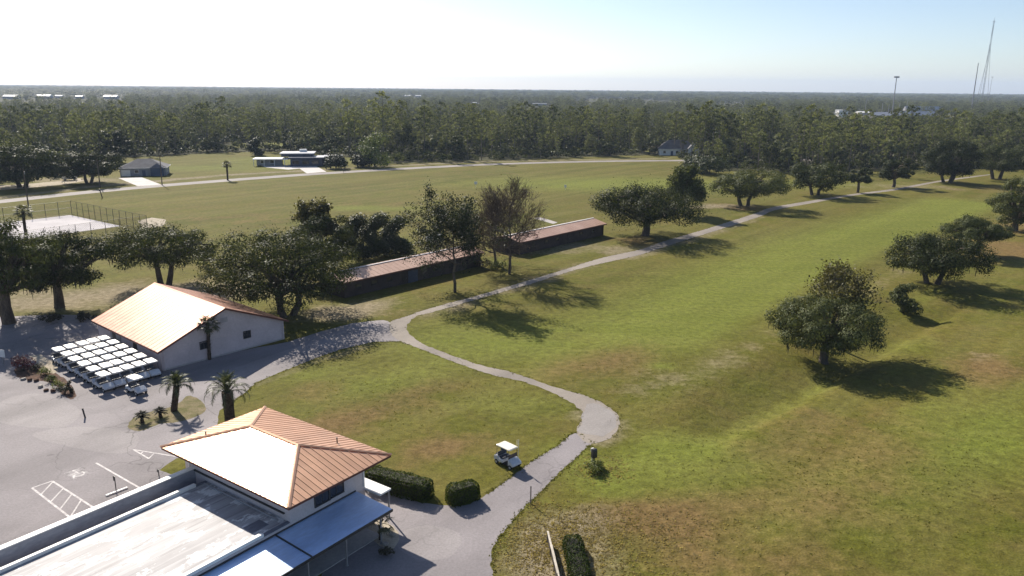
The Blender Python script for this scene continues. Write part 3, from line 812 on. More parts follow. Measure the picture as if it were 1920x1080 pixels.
def oak_mesh(seed, H, Wd, zb, leaf, nc=30, per=220, size=0.42, moss=0, trunk_r=None, stems=1, asym=(0, 0), bark='bark', fuzz=0.10, top_k=1.0, name='oak'):
    """live oak: short trunk, spreading limbs, crown of leafy lobes; returns trunk, crown and moss meshes"""
    rs = np.random.RandomState(seed)
    tr = trunk_r or 0.035 * H + 0.02 * Wd
    zc = zb + (H - zb) * 0.42
    ax = np.array([Wd / 2, Wd / 2, 1.0])
    cen, rad = [], []
    tries = 0
    while len(cen) < nc and tries < 4000:
        tries += 1
        d = unit(rs.normal(size=3))
        q = 0.28 + (0.70 + 0.14 * rs.rand()) * rs.rand() ** 0.4
        hz = (H - zc) * top_k if d[2] > 0 else (zc - zb)
        p = np.array([d[0] * ax[0] * q, d[1] * ax[1] * q, zc + d[2] * hz * q])
        r = Wd * (0.075 + 0.105 * rs.rand() ** 1.5)
        ex = 1.0
        if cen and min(np.linalg.norm((p - c) * np.array([1, 1, 1.3])) - ex * (r + rr_) * 0.62 for c, rr_ in zip(cen, rad)) < 0: continue
        # keep inside outline
        s = 1 - r / (Wd / 2) * 0.42
        p[:2] *= s
        p[:2] += np.array(asym) * (p[2] - zb) / (H - zb)
        p[2] = min(p[2], H - r * 0.6); p[2] = max(p[2], zb + r * 0.35)
        cen.append(p); rad.append(r)
    cen = np.array(cen); rad = np.array(rad)
    origin = np.array([asym[0] * 0.4, asym[1] * 0.4, zc - (zc - zb) * 0.7])
    V = cluster_leaves(cen, rad, per, size, rs, 0.66, 0.72, None, 0.6, None, fuzz)
    # loose twigs of leaf sticking out of the outline
    k = int(len(cen) * per * 0.14)
    i = rs.randint(0, len(cen), k)
    d = unit(rs.normal(size=(k, 3)) + np.array([0, 0, 0.3]))
    V = np.concatenate([V, leaf_quads(cen[i] + d * (rad[i] * (0.9 + 0.45 * rs.rand(k)))[:, None] * np.array([1, 1, 0.85]), unit(rs.normal(size=(k, 3))), size * (0.5 + 0.5 * rs.rand(k)), rs)])
    crown = arr_mesh(name + '_crown', V, 4, [M[leaf]])
    mb = MB()
    fork = np.array([0, 0, zb * 0.75 + 0.08 * H])
    for s_ in range(stems):
        base = np.array([0, 0, -0.25]) if stems == 1 else np.array([math.cos(s_ * 2.4) * tr * 1.4, math.sin(s_ * 2.4) * tr * 1.4, -0.25])
        f2 = fork + (0 if stems == 1 else 1) * np.array([math.cos(s_ * 2.4) * tr * 2.6, math.sin(s_ * 2.4) * tr * 2.6, rs.rand() * 0.5])
        mid = (base + f2) / 2 + rs.normal(size=3) * 0.05 * H * 0.3 * np.array([1, 1, 0])
        q = tr / math.sqrt(stems)
        mb.tube([base, base + np.array([0, 0, 0.4]), mid, f2], [q * 1.5, q * 1.08, q * 0.95, q * 0.8], 8, 0, False)
        order = rs.permutation(len(cen))[:max(5, int(len(cen) * 0.6 / stems))]
        for j in order:
            limb(mb, f2, cen[j], q * (0.5 + 0.15 * rs.rand()), 0.03 + 0.005 * H, rs, 5, 0.08, 4)
    trunk = mb.mesh(name + '_trunk', M[bark], 0, True)
    mo = None
    if moss:
        # Spanish moss: thin grey strands hanging below the lower lobes
        low = np.where(cen[:, 2] < zb + (H - zb) * 0.55)[0]
        if len(low):
            i = low[rs.randint(0, len(low), moss)]
            w = rs.rand(moss) * 6.283
            q = rad[i] * np.sqrt(rs.rand(moss)) * 0.8
            x0 = np.stack([cen[i, 0] + np.cos(w) * q, cen[i, 1] + np.sin(w) * q, cen[i, 2] - rad[i] * (0.3 + 0.25 * rs.rand(moss))], 1)
            L = 0.25 + 1.1 * rs.rand(moss) ** 2.2
            h = rs.rand(moss) * 3.14
            dx = np.stack([np.cos(h), np.sin(h), np.zeros(moss)], 1) * (0.04 + 0.07 * rs.rand(moss))[:, None]
            dn = np.stack([rs.normal(size=moss) * 0.06, rs.normal(size=moss) * 0.06, -L], 1)
            MV = np.stack([x0 - dx, x0 + dx, x0 + dx * 0.5 + dn * 0.75, x0 + dn], 1).reshape(-1, 3)
            mo = arr_mesh(name + '_moss', MV, 4, [M['moss']])
    return trunk, crown, mo

def place_tree(name, label, meshes, xy, cat='tree', group=None, rz=0.0, sc=(1, 1, 1)):
    r = empty(name, (xy[0], xy[1], tz(xy[0], xy[1]) - 0.03), rz)
    r.scale = sc
    tag(r, label, cat, group)
    for nm, me in zip(('trunk', 'crown', 'hanging_moss'), meshes):
        if me is not None:
            o = link(nm, me, r)
            if nm == 'hanging_moss': o['kind'] = 'stuff'
    return r

def branch_twigs(seed, H, trunk_h, spread, depth=5, r0=0.3, up_bias=0.35, ratio=0.72, kids_n=(2, 4), lean=0.0, l0=None):
    """bare branching skeleton: list of (start, end, r_start, r_end, level)"""
    rs = np.random.RandomState(seed)
    segs = []
    def grow(p, d, L, r, lv):
        mid = p + d * L * 0.5 + rs.normal(size=3) * L * 0.06
        e = p + d * L + rs.normal(size=3) * L * 0.05
        segs.append((p, mid, r, r * 0.85, lv)); segs.append((mid, e, r * 0.85, r * 0.68, lv))
        if lv >= depth: return
        for _ in range(rs.randint(kids_n[0], kids_n[1] + 1)):
            nd = unit(d + rs.normal(size=3) * spread + np.array([0, 0, up_bias]))
            grow(e if rs.rand() < 0.6 else mid, nd, L * ratio * (0.75 + 0.5 * rs.rand()), r * 0.58, lv + 1)
    tp = np.array([0.0, 0, 0])
    n = 7
    l0 = l0 or (H - trunk_h) * 0.33
    top = np.array([lean, 0, H * 0.78])
    pts = [np.array([0, 0, -0.2])] + [np.array([lean * (i / n) ** 2, 0, 0]) + np.array([rs.normal() * 0.12, rs.normal() * 0.12, H * 0.8 * i / n]) for i in range(1, n + 1)]
    for i in range(n):
        segs.append((pts[i], pts[i + 1], r0 * (1 - 0.8 * i / n), r0 * (1 - 0.8 * (i + 1) / n), 0))
    for i in range(1, n + 1):
        z = pts[i][2]
        if z < trunk_h: continue
        for _ in range(4):
            w = rs.rand() * 6.283
            d = unit(np.array([math.cos(w), math.sin(w), 0.35 + 0.9 * (z - trunk_h) / (H - trunk_h)]))
            grow(pts[i], d, l0 * (1.15 - 0.55 * (z - trunk_h) / (H - trunk_h)), r0 * 0.35 * (1.1 - 0.5 * i / n), 1)
    return segs

def seg_tubes(segs, n=3):
    A = np.array([s[0] for s in segs]); B = np.array([s[1] for s in segs])
    ra = np.array([s[2] for s in segs])[:, None]; rb = np.array([s[3] for s in segs])[:, None]
    t = unit(B - A)
    a = np.where(np.abs(t[:, 2:3]) > 0.8, np.array([[1.0, 0, 0]]), np.array([[0, 0, 1.0]]))
    e1 = unit(np.cross(t, a)); e2 = np.cross(t, e1)
    qs = []
    for k in range(n):
        w0, w1 = 2 * math.pi * k / n, 2 * math.pi * (k + 1) / n
        o0 = math.cos(w0) * e1 + math.sin(w0) * e2; o1 = math.cos(w1) * e1 + math.sin(w1) * e2
        qs.append(np.stack([A + o0 * ra, A + o1 * ra, B + o1 * rb, B + o0 * rb], 1))
    return np.concatenate(qs).reshape(-1, 3)

def twig_tree(seed, H, trunk_h, spread, depth, r0, leaf, per_tip, size, bark='bark', lean=0.0, name='tree', keep=1.0, up_bias=0.35, fan=0.5, l0=None, kn_=(2, 4), ratio=0.72):
    segs = branch_twigs(seed, H, trunk_h, spread, depth, r0, up_bias, ratio, kn_, lean=lean, l0=l0)
    zmax = max(s[1][2] for s in segs)
    k = H / zmax
    segs = [(s[0] * np.array([1, 1, k]), s[1] * np.array([1, 1, k]), max(s[2], 0.018), max(s[3], 0.014), s[4]) for s in segs]
    rs = np.random.RandomState(seed + 7)
    trunk = arr_mesh(name + '_trunk', np.concatenate([seg_tubes([s for s in segs if s[4] <= 1], 6), seg_tubes([s for s in segs if s[4] > 1], 3)]), 4, [M[bark]], False)
    tips = np.array([s[1] for s in segs if s[4] >= depth - 1])
    if per_tip and len(tips):
        tips = tips[rs.rand(len(tips)) < keep]
        c = np.repeat(tips, per_tip, 0) + rs.normal(size=(len(tips) * per_tip, 3)) * fan
        V = leaf_quads(c, unit(rs.normal(size=c.shape) + np.array([0, 0, 0.5])), size * (0.6 + 0.8 * rs.rand(len(c))), rs)
        crown = arr_mesh(name + '_crown', V, 4, [M[leaf]])
    else:
        crown = None
    return trunk, crown, None

def pine_mesh(seed, H, crown_from=0.5, Wd=6.0, nc=16, per=22, size=0.9, leaf='pine_leaf', r0=0.22, lean=0.4, bark='bark_far', name='pine', flat=0.55):
    rs = np.random.RandomState(seed)
    mb = MB()
    bend = rs.normal(size=2) * lean
    def axis_at(z):
        t = z / H
        return np.array([bend[0] * t * t, bend[1] * t * t, z])
    mb.tube([axis_at(H * t) - np.array([0, 0, 0.3 if t == 0 else 0]) for t in (0, 0.3, 0.6, 0.85, 0.98)], [r0 * 1.15, r0, r0 * 0.75, r0 * 0.45, 0.04], 5, 0, False)
    cen, rad = [], []
    for i in range(nc):
        t = crown_from + (1 - crown_from) * (i + 0.6 * rs.rand()) / nc
        w = i * 2.4 + rs.rand()
        prof = math.sin(math.pi * min(1, 0.12 + 0.88 * (1 - (t - crown_from) / (1 - crown_from))) ** 0.8)
        q = Wd / 2 * (0.25 + 0.75 * prof) * (0.5 + 0.6 * rs.rand())
        if i == nc - 1: q = 0.1
        p = axis_at(H * min(t, 0.97)) + np.array([math.cos(w) * q, math.sin(w) * q, 0.25 * q])
        cen.append(p); rad.append(Wd * (0.13 + 0.07 * rs.rand()))
        mb.tube([axis_at(H * t * 0.95), p], [0.07, 0.03], 3, 0, False)
    cen, rad = np.array(cen), np.array(rad)
    V = cluster_leaves(cen, rad, per, size, rs, flat, 0.35, np.array([0, 0, H * crown_from]), 0.4, None, 0.15)
    return mb.mesh(name + '_trunk', M[bark]), arr_mesh(name + '_crown', V, 4, [M[leaf]]), None

# ------------------------------------------------------------------ palms
def frond_mesh(seed, L, droop, leaf='palm_leaf', pairs=22, lw=0.45, fold=0.5, name='frond'):
    """feather palm leaf growing along +x from the origin and arching down"""
    rs = np.random.RandomState(seed)
    n = 9
    pts = []
    ang = R(62)
    p = np.array([0.0, 0, 0])
    for i in range(n):
        pts.append(p.copy())
        p = p + np.array([math.cos(ang), 0, math.sin(ang)]) * L / (n - 1)
        ang -= droop / (n - 1) * (0.6 + 0.8 * i / n)
    pts = np.array(pts)
    mb = MB()
    mb.tube(pts, list(np.linspace(0.035, 0.008, n)), 4, 0, False)
    for i in range(pairs):
        t = 0.16 + 0.84 * i / (pairs - 1)
        k = t * (n - 1); a = int(min(k, n - 2)); q = pts[a] + (pts[a + 1] - pts[a]) * (k - a)
        d = unit(pts[a + 1] - pts[a])
        w = lw * math.sin(math.pi * min(0.97, 0.16 + 0.8 * t)) * (0.85 + 0.3 * rs.rand())
        for s in (-1, 1):
            o = unit(d * 0.65 + np.array([0, s * 0.85, 0]) + np.array([0, 0, fold * (0.7 - t)]) + rs.normal(size=3) * 0.08)
            e = q + o * w + np.array([0, 0, -0.22 * w])
            side = unit(d) * 0.045
            mb.add([q - side, q + side, e + side * 0.2, e - side * 0.2], [(0, 1, 2, 3)])
    return mb.mesh(name, M[leaf])

def fan_mesh(seed, L, leaf='sabal_leaf', blades=16, name='frond'):
    rs = np.random.RandomState(seed)
    mb = MB()
    a, b_, c = np.array([0, 0, 0.0]), np.array([L * 0.35, 0, L * 0.22]), np.array([L * 0.55, 0, L * 0.18])
    mb.tube([a, b_, c], [0.03, 0.02, 0.015], 4, 0, False)
    for i in range(blades):
        w = -1.9 + 3.8 * i / (blades - 1)
        q = L * 0.5 * (0.75 + 0.25 * math.cos(w)) * (0.85 + 0.3 * rs.rand())
        e = c + np.array([math.cos(w) * q, math.sin(w) * q, -0.25 * q - 0.3 * q * (abs(w) / 1.9)])
        s = np.array([-math.sin(w), math.cos(w), 0]) * 0.05 * L * 0.6
        m_ = c + (e - c) * 0.55 + np.array([0, 0, 0.06 * L])
        mb.add([c, m_ - s, e, m_ + s], [(0, 1, 2, 3)])
    return mb.mesh(name, M[leaf])

def palm(name, label, xy, h, r, nf, L, seed, fan=False, lean=(0, 0), boot=1.0, group=None, leaf=None, spread=(-0.75, 1.15)):
    rs = np.random.RandomState(seed)
    root = empty(name, (xy[0], xy[1], tz(*xy) - 0.02))
    tag(root, label, 'palm tree', group)
    mb = MB()
    pts, rad = [], []
    for i in range(9):
        t = i / 8
        pts.append((lean[0] * t, lean[1] * t, h * t - 0.1 * (i == 0)))
        rad.append(r * (1.0 + 0.25 * (1 - t) + (boot - 1) * max(0, t - 0.35) * 1.4 + 0.06 * (i % 2)))
    mb.tube(pts, rad, 9)
    # old leaf bases standing off the trunk
    for i in range(int(26 * h / 2.5)):
        t = 0.12 + 0.88 * rs.rand(); w = rs.rand() * 6.283
        q = np.array([lean[0] * t, lean[1] * t, h * t]); rr_ = r * (1.0 + 0.25 * (1 - t) + (boot - 1) * max(0, t - 0.35) * 1.4)
        o = np.array([math.cos(w), math.sin(w), 0])
        a = q + o * rr_ * 0.9; s = np.array([-o[1], o[0], 0]) * 0.06
        mb.add([a - s, a + s, a + o * 0.14 + np.array([0, 0, 0.22]) + s * 0.6, a + o * 0.14 + np.array([0, 0, 0.22]) - s * 0.6], [(0, 1, 2, 3)])
    mb.build('trunk', M['palm_bark'], root)
    variants = [fan_mesh(seed + k, L * (0.9 + 0.1 * k), leaf or 'sabal_leaf') if fan else frond_mesh(seed + k, L * (0.88 + 0.12 * k), R(95 + 45 * k), leaf or 'palm_leaf') for k in range(3)]
    for i in range(nf):
        w = i * 2.39996 + rs.rand() * 0.4
        t = i / (nf - 1)
        tilt = spread[0] + (spread[1] - spread[0]) * t
        k = 2 if t < 0.35 else (1 if t < 0.7 else 0)
        link('frond', variants[k], root, (lean[0] + math.cos(w) * r * 0.4, lean[1] + math.sin(w) * r * 0.4, h - 0.15 + 0.3 * t * r), (0, -tilt * (0.75 if not fan else 1.0), w))
    return root

# ------------------------------------------------------------------ shrubs and hedges
def shrub(name, label, xy, rx, ry, h, leaf, seed, nc=9, per=90, size=0.16, cat='shrub', group=None, z0=0.0, rz=0.0, stems=True):
    tall_ = h > 1.5 * min(rx, ry)
    rs = np.random.RandomState(seed)
    cen, rad = [], []
    for i in range(nc):
        w = i * 2.4 + rs.rand(); q = math.sqrt((i + 0.3) / nc) * 0.72
        zz_ = h * (0.45 + 0.3 * (1 - q) + 0.1 * rs.normal())
        if tall_:
            # a mass of leaf from the ground up, narrowing to an uneven top
            zz_ = h * (0.10 + 0.80 * ((i * 0.618) % 1.0))
            q *= 1.15 * (1 - 0.45 * (zz_ / h) ** 2)
        cen.append((math.cos(w) * rx * q, math.sin(w) * ry * q, zz_ if tall_ else max(0.25 * h, zz_))); rad.append(0.42 * min(rx, ry, h) * (0.85 + 0.4 * rs.rand()))
    V = cluster_leaves(np.array(cen), np.array(rad), per, size, rs, 0.85, 0.5, np.array([0, 0, 0.0]), 0.55, None, 0.12)
    V[:, 2] = np.maximum(V[:, 2], 0.02)
    root = empty(name, (xy[0], xy[1], tz(*xy) + z0), rz)
    tag(root, label, cat, group)
    link('foliage', arr_mesh('shrub_foliage', V, 4, [M[leaf]]), root)
    if stems:
        mb = MB()
        for c in cen[:6]: limb(mb, (0, 0, -0.05), c, 0.035 + 0.012 * h, 0.012, rs, 4, 0.1, 3)
        mb.build('stem', M['bark'], root)
    return root

def hedge(name, label, a, b_, w, h, leaf, seed, dens=190, size=0.13, rnd=0.42):
    """clipped hedge from a to b: a leafy box with rounded shoulders"""
    rs = np.random.RandomState(seed)
    a, b_ = np.asarray(a), np.asarray(b_)
    L = np.hypot(*(b_ - a)); rz = math.atan2(b_[1] - a[1], b_[0] - a[0])
    root = empty(name, (a[0], a[1], tz(*a)), rz)
    tag(root, label, 'hedge')
    mb = MB()
    q = 0.14
    mb.profile([(q, 0.02), (L - q, 0.02), (L - q, h - 0.42), (L - 0.42, h - q), (0.42, h - q), (q, h - 0.42)], -w / 2 + q, w / 2 - q)
    mb.build('branches', M['dark_leaf'], root, 0.28)
    cs, ns = [], []
    def face(n_, gen, nor):
        k = int(n_ * dens)
        p = gen(rs.rand(k), rs.rand(k)); cs.append(p); ns.append(np.tile(nor, (k, 1)))
    face(L * w, lambda u, v: np.stack([u * L, (v - 0.5) * w, np.full(len(u), h)], 1), (0, 0, 1))
    for s in (-1, 1):
        face(L * h, lambda u, v: np.stack([u * L, np.full(len(u), s * w / 2), v * h], 1), (0, s, 0.1))
        face(w * h, lambda u, v: np.stack([np.full(len(u), L if s > 0 else 0.0), (u - 0.5) * w, v * h], 1), (s, 0, 0.1))
    c, n = np.concatenate(cs), np.concatenate(ns).astype(float)
    # round the corners in
    inner = np.stack([np.clip(c[:, 0], rnd, L - rnd), np.clip(c[:, 1], -w / 2 + rnd, w / 2 - rnd), np.minimum(c[:, 2], h - rnd)], 1)
    d = c - inner
    dl = np.linalg.norm(d, axis=1, keepdims=True)
    c = np.where(dl > rnd, inner + d / (dl + 1e-9) * rnd, c)
    bumpy = 0.05 * np.sin(c[:, :1] * 2.1) + 0.04 * np.sin(c[:, :1] * 5.3 + c[:, 2:] * 3)
    c = c + n * bumpy + rs.normal(size=c.shape) * 0.035
    c[:, 2] = np.maximum(c[:, 2], 0.05)
    V = leaf_quads(c, unit(n * 0.6 + rs.normal(size=n.shape) * 0.5), size * (0.6 + 0.8 * rs.rand(len(c))), rs)
    link('foliage', arr_mesh('hedge_foliage', V, 4, [M[leaf]]), root)
    return root

# ------------------------------------------------------------------ buildings
class Frame:
    """a building's own axes on the ground: x along u, y along v"""
    def __init__(s, o, ang):
        s.o = np.array(o); s.ang = ang
        s.u = np.array([math.cos(R(ang)), math.sin(R(ang))]); s.v = np.array([-s.u[1], s.u[0]])
    def loc(s, p):
        d = np.asarray(p)[:2] - s.o
        return np.array([d @ s.u, d @ s.v])
    def px(s, x, y, z):
        return s.loc(gp(x, y, z))
    def on_v(s, x, y, v):
        """u and z where the photo's pixel meets the vertical plane v = const"""
        d = fw + rt * (x - 960) / FOC + up * (540 - y) / FOC
        c = -s.o
        t = (v - c @ s.v) / (d[:2] @ s.v)
        return (c + d[:2] * t) @ s.u, CAMH + d[2] * t
    def on_u(s, x, y, u):
        d = fw + rt * (x - 960) / FOC + up * (540 - y) / FOC
        c = -s.o
        t = (u - c @ s.u) / (d[:2] @ s.u)
        return (c + d[:2] * t) @ s.v, CAMH + d[2] * t
    def world(s, u, v):
        return s.o + s.u * u + s.v * v

def clip_s(poly, s0, s1):
    def half(poly, f):
        out = []
        for i in range(len(poly)):
            a, b_ = poly[i], poly[(i + 1) % len(poly)]
            fa, fb = f(a), f(b_)
            if fa >= 0: out.append(a)
            if (fa >= 0) != (fb >= 0):
                t = fa / (fa - fb)
                out.append((a[0] + (b_[0] - a[0]) * t, a[1] + (b_[1] - a[1]) * t))
        return out
    poly = half(poly, lambda p: p[0] - s0 + 1e-9)
    return half(poly, lambda p: s1 - p[0] + 1e-9) if poly else poly

def seam_panels(parent, e0, e1, topdir, poly, width, m, thick=0.03, rib=0.032, ribw=0.045, name='roof_panel', rs=random.Random(1)):
    """standing-seam sheets of one roof slope: e0-e1 the eave, topdir the unit vector up the slope, poly the slope's outline in
    (along eave, up slope) metres"""
    e0, e1, td = np.asarray(e0, float), np.asarray(e1, float), np.asarray(topdir, float)
    L = np.linalg.norm(e1 - e0); ed = (e1 - e0) / L
    nrm = np.cross(ed, td)
    n = max(1, round(L / width)); w = L / n
    for k in range(n):
        q = clip_s(poly, k * w, (k + 1) * w - 0.004)
        if len(q) < 3: continue
        mb = MB()
        lift = rs.uniform(0, 0.004)
        top = [e0 + ed * a + td * b_ + nrm * (thick + lift) for a, b_ in q]
        bot = [e0 + ed * a + td * b_ for a, b_ in q]
        c = len(q)
        mb.add(top + bot, [tuple(range(c))] + [(i, c + i, c + (i + 1) % c, (i + 1) % c) for i in range(c)])
        # the raised seam on the sheet's edge
        smid = k * w + ribw / 2
        qs = clip_s(poly, smid - 0.004, smid + 0.004)
        if len(qs) >= 3:
            t0, t1 = min(p[1] for p in qs), max(p[1] for p in qs)
            if t1 - t0 > 0.08:
                b0 = [e0 + ed * (smid + dx) + td * tt + nrm * (thick + lift) for dx, tt in ((-ribw / 2, t0), (ribw / 2, t0), (ribw / 2, t1), (-ribw / 2, t1))]
                mb.hexa(b0, [p + nrm * rib for p in b0])
        mb.build(name, m, parent)

def window(parent, face, c, z, w, h, frame=0.08, depth=0.07, mat_f=None, name='window', cross=False, glass=None, out=0.0):
    """a framed window on a wall. face: ('v', value, sign) or ('u', value, sign) in the parent's axes; c the centre along the wall"""
    ax, val, sg = face
    def bx(mb, a0, a1, z0, z1, d0, d1):
        d0, d1 = sorted((val + sg * d0, val + sg * d1))
        if ax == 'v': mb.box(a0, a1, d0, d1, z0, z1)
        else: mb.box(d0, d1, a0, a1, z0, z1)
    mb = MB()
    bx(mb, c - w / 2, c + w / 2, z + h - frame, z + h, 0.003, depth)
    bx(mb, c - w / 2, c + w / 2, z, z + frame, 0.003, depth + 0.02)
    bx(mb, c - w / 2, c - w / 2 + frame, z + frame, z + h - frame, 0.003, depth)
    bx(mb, c + w / 2 - frame, c + w / 2, z + frame, z + h - frame, 0.003, depth)
    if cross:
        bx(mb, c - 0.03, c + 0.03, z + frame, z + h - frame, 0.003, depth - 0.01)
    f = mb.build(name, mat_f or M['white'], parent)
    g = MB()
    bx(g, c - w / 2 + frame, c + w / 2 - frame, z + frame, z + h - frame, 0.004, 0.03)
    g.build('pane', glass or M['glass_dark'], f)
    return f

# ---- clubhouse with the hipped roof and its flat-roofed wing
ZE = 5.2
cl4 = [g2(305, 838, ZE), g2(540, 952, ZE), g2(728, 855, ZE), g2(500, 763, ZE)]
c_o = sum(cl4) / 4
_u = cl4[2] - cl4[1] + cl4[3] - cl4[0]
CF = Frame(c_o, math.degrees(math.atan2(_u[1], _u[0])))
HU = 0.5 * np.mean([np.hypot(*(cl4[2] - cl4[1])), np.hypot(*(cl4[3] - cl4[0]))])
HV = 0.5 * np.mean([np.hypot(*(cl4[0] - cl4[1])), np.hypot(*(cl4[3] - cl4[2]))])
club = empty('clubhouse', (c_o[0], c_o[1], 0), R(CF.ang))
tag(club, 'clubhouse with tan standing seam hip roof and long flat roofed wing', 'building')
ZR = 6.5
RV = HV - HU + 0.05
WU0, WU1, WV = -HU + 1.1, HU - 1.45, -HV + 1.4
WVT = HV - 1.2
mb = MB()
mb.box(WU0, WU1, WV, WVT, 0, ZE - 0.06)
mb.build('wall', M['stucco'], club)
mb = MB()  # eaves: soffit board and fascia
mb.box(-HU + 0.03, HU - 0.03, -HV + 0.03, HV - 0.03, ZE - 0.10, ZE - 0.055)
mb.build('soffit', M['white'], club)
mb = MB()
e = 0.05
mb.box(-HU - e, HU + e, -HV - e, -HV + 0.02, ZE - 0.20, ZE - 0.01); mb.box(-HU - e, HU + e, HV - 0.02, HV + e, ZE - 0.20, ZE - 0.01)
mb.box(-HU - e, -HU + 0.02, -HV + 0.021, HV - 0.021, ZE - 0.20, ZE - 0.01); mb.box(HU - 0.02, HU + e, -HV + 0.021, HV - 0.021, ZE - 0.20, ZE - 0.01)
mb.build('fascia', M['fascia'], club)
# roof deck under the sheets, then the sheets
mb = MB()
mb.add([(-HU, -HV, ZE - 0.01), (HU, -HV, ZE - 0.01), (HU, HV, ZE - 0.01), (-HU, HV, ZE - 0.01), (0, -RV, ZR - 0.03), (0, RV, ZR - 0.03)],
       [(0, 1, 4), (1, 2, 5, 4), (2, 3, 5), (3, 0, 4, 5), (3, 2, 1, 0)])
mb.build('roof_deck', M['wood_dark'], club)
ov = 0.10
rise = ZR - ZE
def slope(e0, e1, inward, run):
    e0, e1, inward = map(lambda p: np.asarray(p, float), (e0, e1, inward))
    td = unit(inward * run + np.array([0, 0, rise]))
    T = math.hypot(run, rise)
    L = np.linalg.norm(e1 - e0)
    k = run
    if L > 2 * HU + 1:
        poly = [(0, 0), (L, 0), (L - (HV - RV) - ov, T), (HV - RV + ov, T)]
    else:
        poly = [(0, 0), (L, 0), (L / 2, T)]
    seam_panels(club, e0, e1, td, poly, 0.5, M['hip_metal'])
slope((-HU - ov, HV + ov, ZE), (-HU - ov, -HV - ov, ZE), (1, 0, 0), HU + ov)
slope((HU + ov, -HV - ov, ZE), (HU + ov, HV + ov, ZE), (-1, 0, 0), HU + ov)
slope((-HU - ov, -HV - ov, ZE), (HU + ov, -HV - ov, ZE), (0, 1, 0), HV + ov - RV)
slope((HU + ov, HV + ov, ZE), (-HU - ov, HV + ov, ZE), (0, -1, 0), HV + ov - RV)
for a, b_ in [((-HU - ov, -HV - ov), (0, -RV)), ((HU + ov, -HV - ov), (0, -RV)), ((-HU - ov, HV + ov), (0, RV)), ((HU + ov, HV + ov), (0, RV)), ((0, -RV), (0, RV))]:
    mb = MB()
    za, zb_ = (ZE + 0.105, ZR + 0.11) if (a, b_) != ((0, -RV), (0, RV)) else (ZR + 0.11, ZR + 0.11)
    d = unit(np.array([b_[0] - a[0], b_[1] - a[1], 0.0])); n_ = np.array([-d[1], d[0], 0])
    A, B_ = np.array([a[0], a[1], za]), np.array([b_[0], b_[1], zb_])
    dn = np.array([0, 0, -0.035])
    mb.add([A - n_ * 0.14 + dn, A + np.array([0, 0, 0.035]), A + n_ * 0.14 + dn, B_ - n_ * 0.14 + dn, B_ + np.array([0, 0, 0.035]), B_ + n_ * 0.14 + dn], [(0, 1, 4, 3), (1, 2, 5, 4), (0, 2, 1), (3, 4, 5)])
    mb.build('hip_cap' if a != (0, -RV) else 'ridge_cap', M['hip_metal'], club)
for (x, y) in [(632, 827), (386, 815)]:    # plumbing vents through the roof
    p = CF.px(x, y, 5.85)
    mb = MB(); mb.tube([(p[0], p[1], 5.3), (p[0], p[1], 6.1)], 0.05, 8); mb.tube([(p[0], p[1], 6.1), (p[0], p[1], 6.15)], 0.07, 8)
    mb.build('vent_pipe', M['dark_metal'], club)
for (x, y) in [(604, 933), (630, 918)]:
    u_, z_ = CF.on_v(x, y, WV)
    window(club, ('v', WV, -1), u_, z_ - 0.5, 1.5, 0.95, cross=True, mat_f=M['dark_metal'])
u_, z_ = CF.on_v(577, 952, WV)
# wing
ZD = 3.0
pa, pb = CF.px(357, 878, 3.75), CF.px(0, 1022, 3.75)
PV = float((pa[1] + pb[1]) / 2)
ca_, cb_ = CF.px(367, 906, ZD + 0.22), CF.px(0, 1063, ZD + 0.22)
CV = float((ca_[1] + cb_[1]) / 2)
UW = -27.0
mb = MB()
mb.box(UW, WU0 - 0.003, PV - 0.30, PV, 0, 3.69); mb.box(UW, WU0 - 0.003, CV - 0.02, PV - 0.302, 0, 2.03)
mb.box(UW, WU0 - 0.003, WV + 0.0, CV - 0.024, 0, ZD - 0.03)
mb.build('wing_wall', M['stucco'], club)
mb = MB(); mb.box(UW, WU0 - 0.006, PV - 0.44, PV + 0.08, 3.692, 3.77); mb.build('parapet_cap', M['white'], club, 0.012)
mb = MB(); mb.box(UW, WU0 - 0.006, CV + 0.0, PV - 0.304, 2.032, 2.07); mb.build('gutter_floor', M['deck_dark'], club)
mb = MB(); mb.box(UW, WU0 - 0.006, PV - 0.325, PV - 0.303, 2.072, 3.66); mb.build('parapet_shade', M['shade_blue'], club)  # added sheet that carries the inner face's shade in its colour
mb = MB(); mb.box(UW, WU0 - 0.006, WV + 0.36, CV - 0.30, ZD - 0.028, ZD); mb.build('flat_roof', M['deck'], club)
end_u = float(CF.px(367, 908, ZD + 0.22)[0])
mb = MB(); mb.box(UW, end_u, CV - 0.29, CV - 0.0, ZD - 0.026, ZD + 0.24); mb.build('roof_curb', M['white'], club, 0.015)
end_u2 = float(CF.px(490, 999, ZD + 0.2)[0])
mb = MB(); mb.box(UW, end_u2, WV + 0.02, WV + 0.34, ZD - 0.026, ZD + 0.22); mb.build('roof_curb', M['white'], club, 0.015)
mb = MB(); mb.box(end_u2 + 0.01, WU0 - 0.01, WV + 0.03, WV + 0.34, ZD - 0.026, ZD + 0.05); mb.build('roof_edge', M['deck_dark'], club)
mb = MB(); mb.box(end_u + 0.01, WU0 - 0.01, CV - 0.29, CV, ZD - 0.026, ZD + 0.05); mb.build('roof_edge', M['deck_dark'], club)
mb = MB(); mb.tube([(WU0 - 0.35, CV - 0.4, ZD + 0.07), (WU0 - 0.35, WV + 0.9, ZD + 0.07)], 0.06, 6); mb.build('roof_pipe', M['grey_metal'], club)
mb = MB(); mb.box(WU0 - 0.16, WU0 - 0.01, WV + 0.5, PV - 0.4, ZD + 0.55, ZD + 0.62); mb.build('wall_flashing', M['dark_metal'], club)
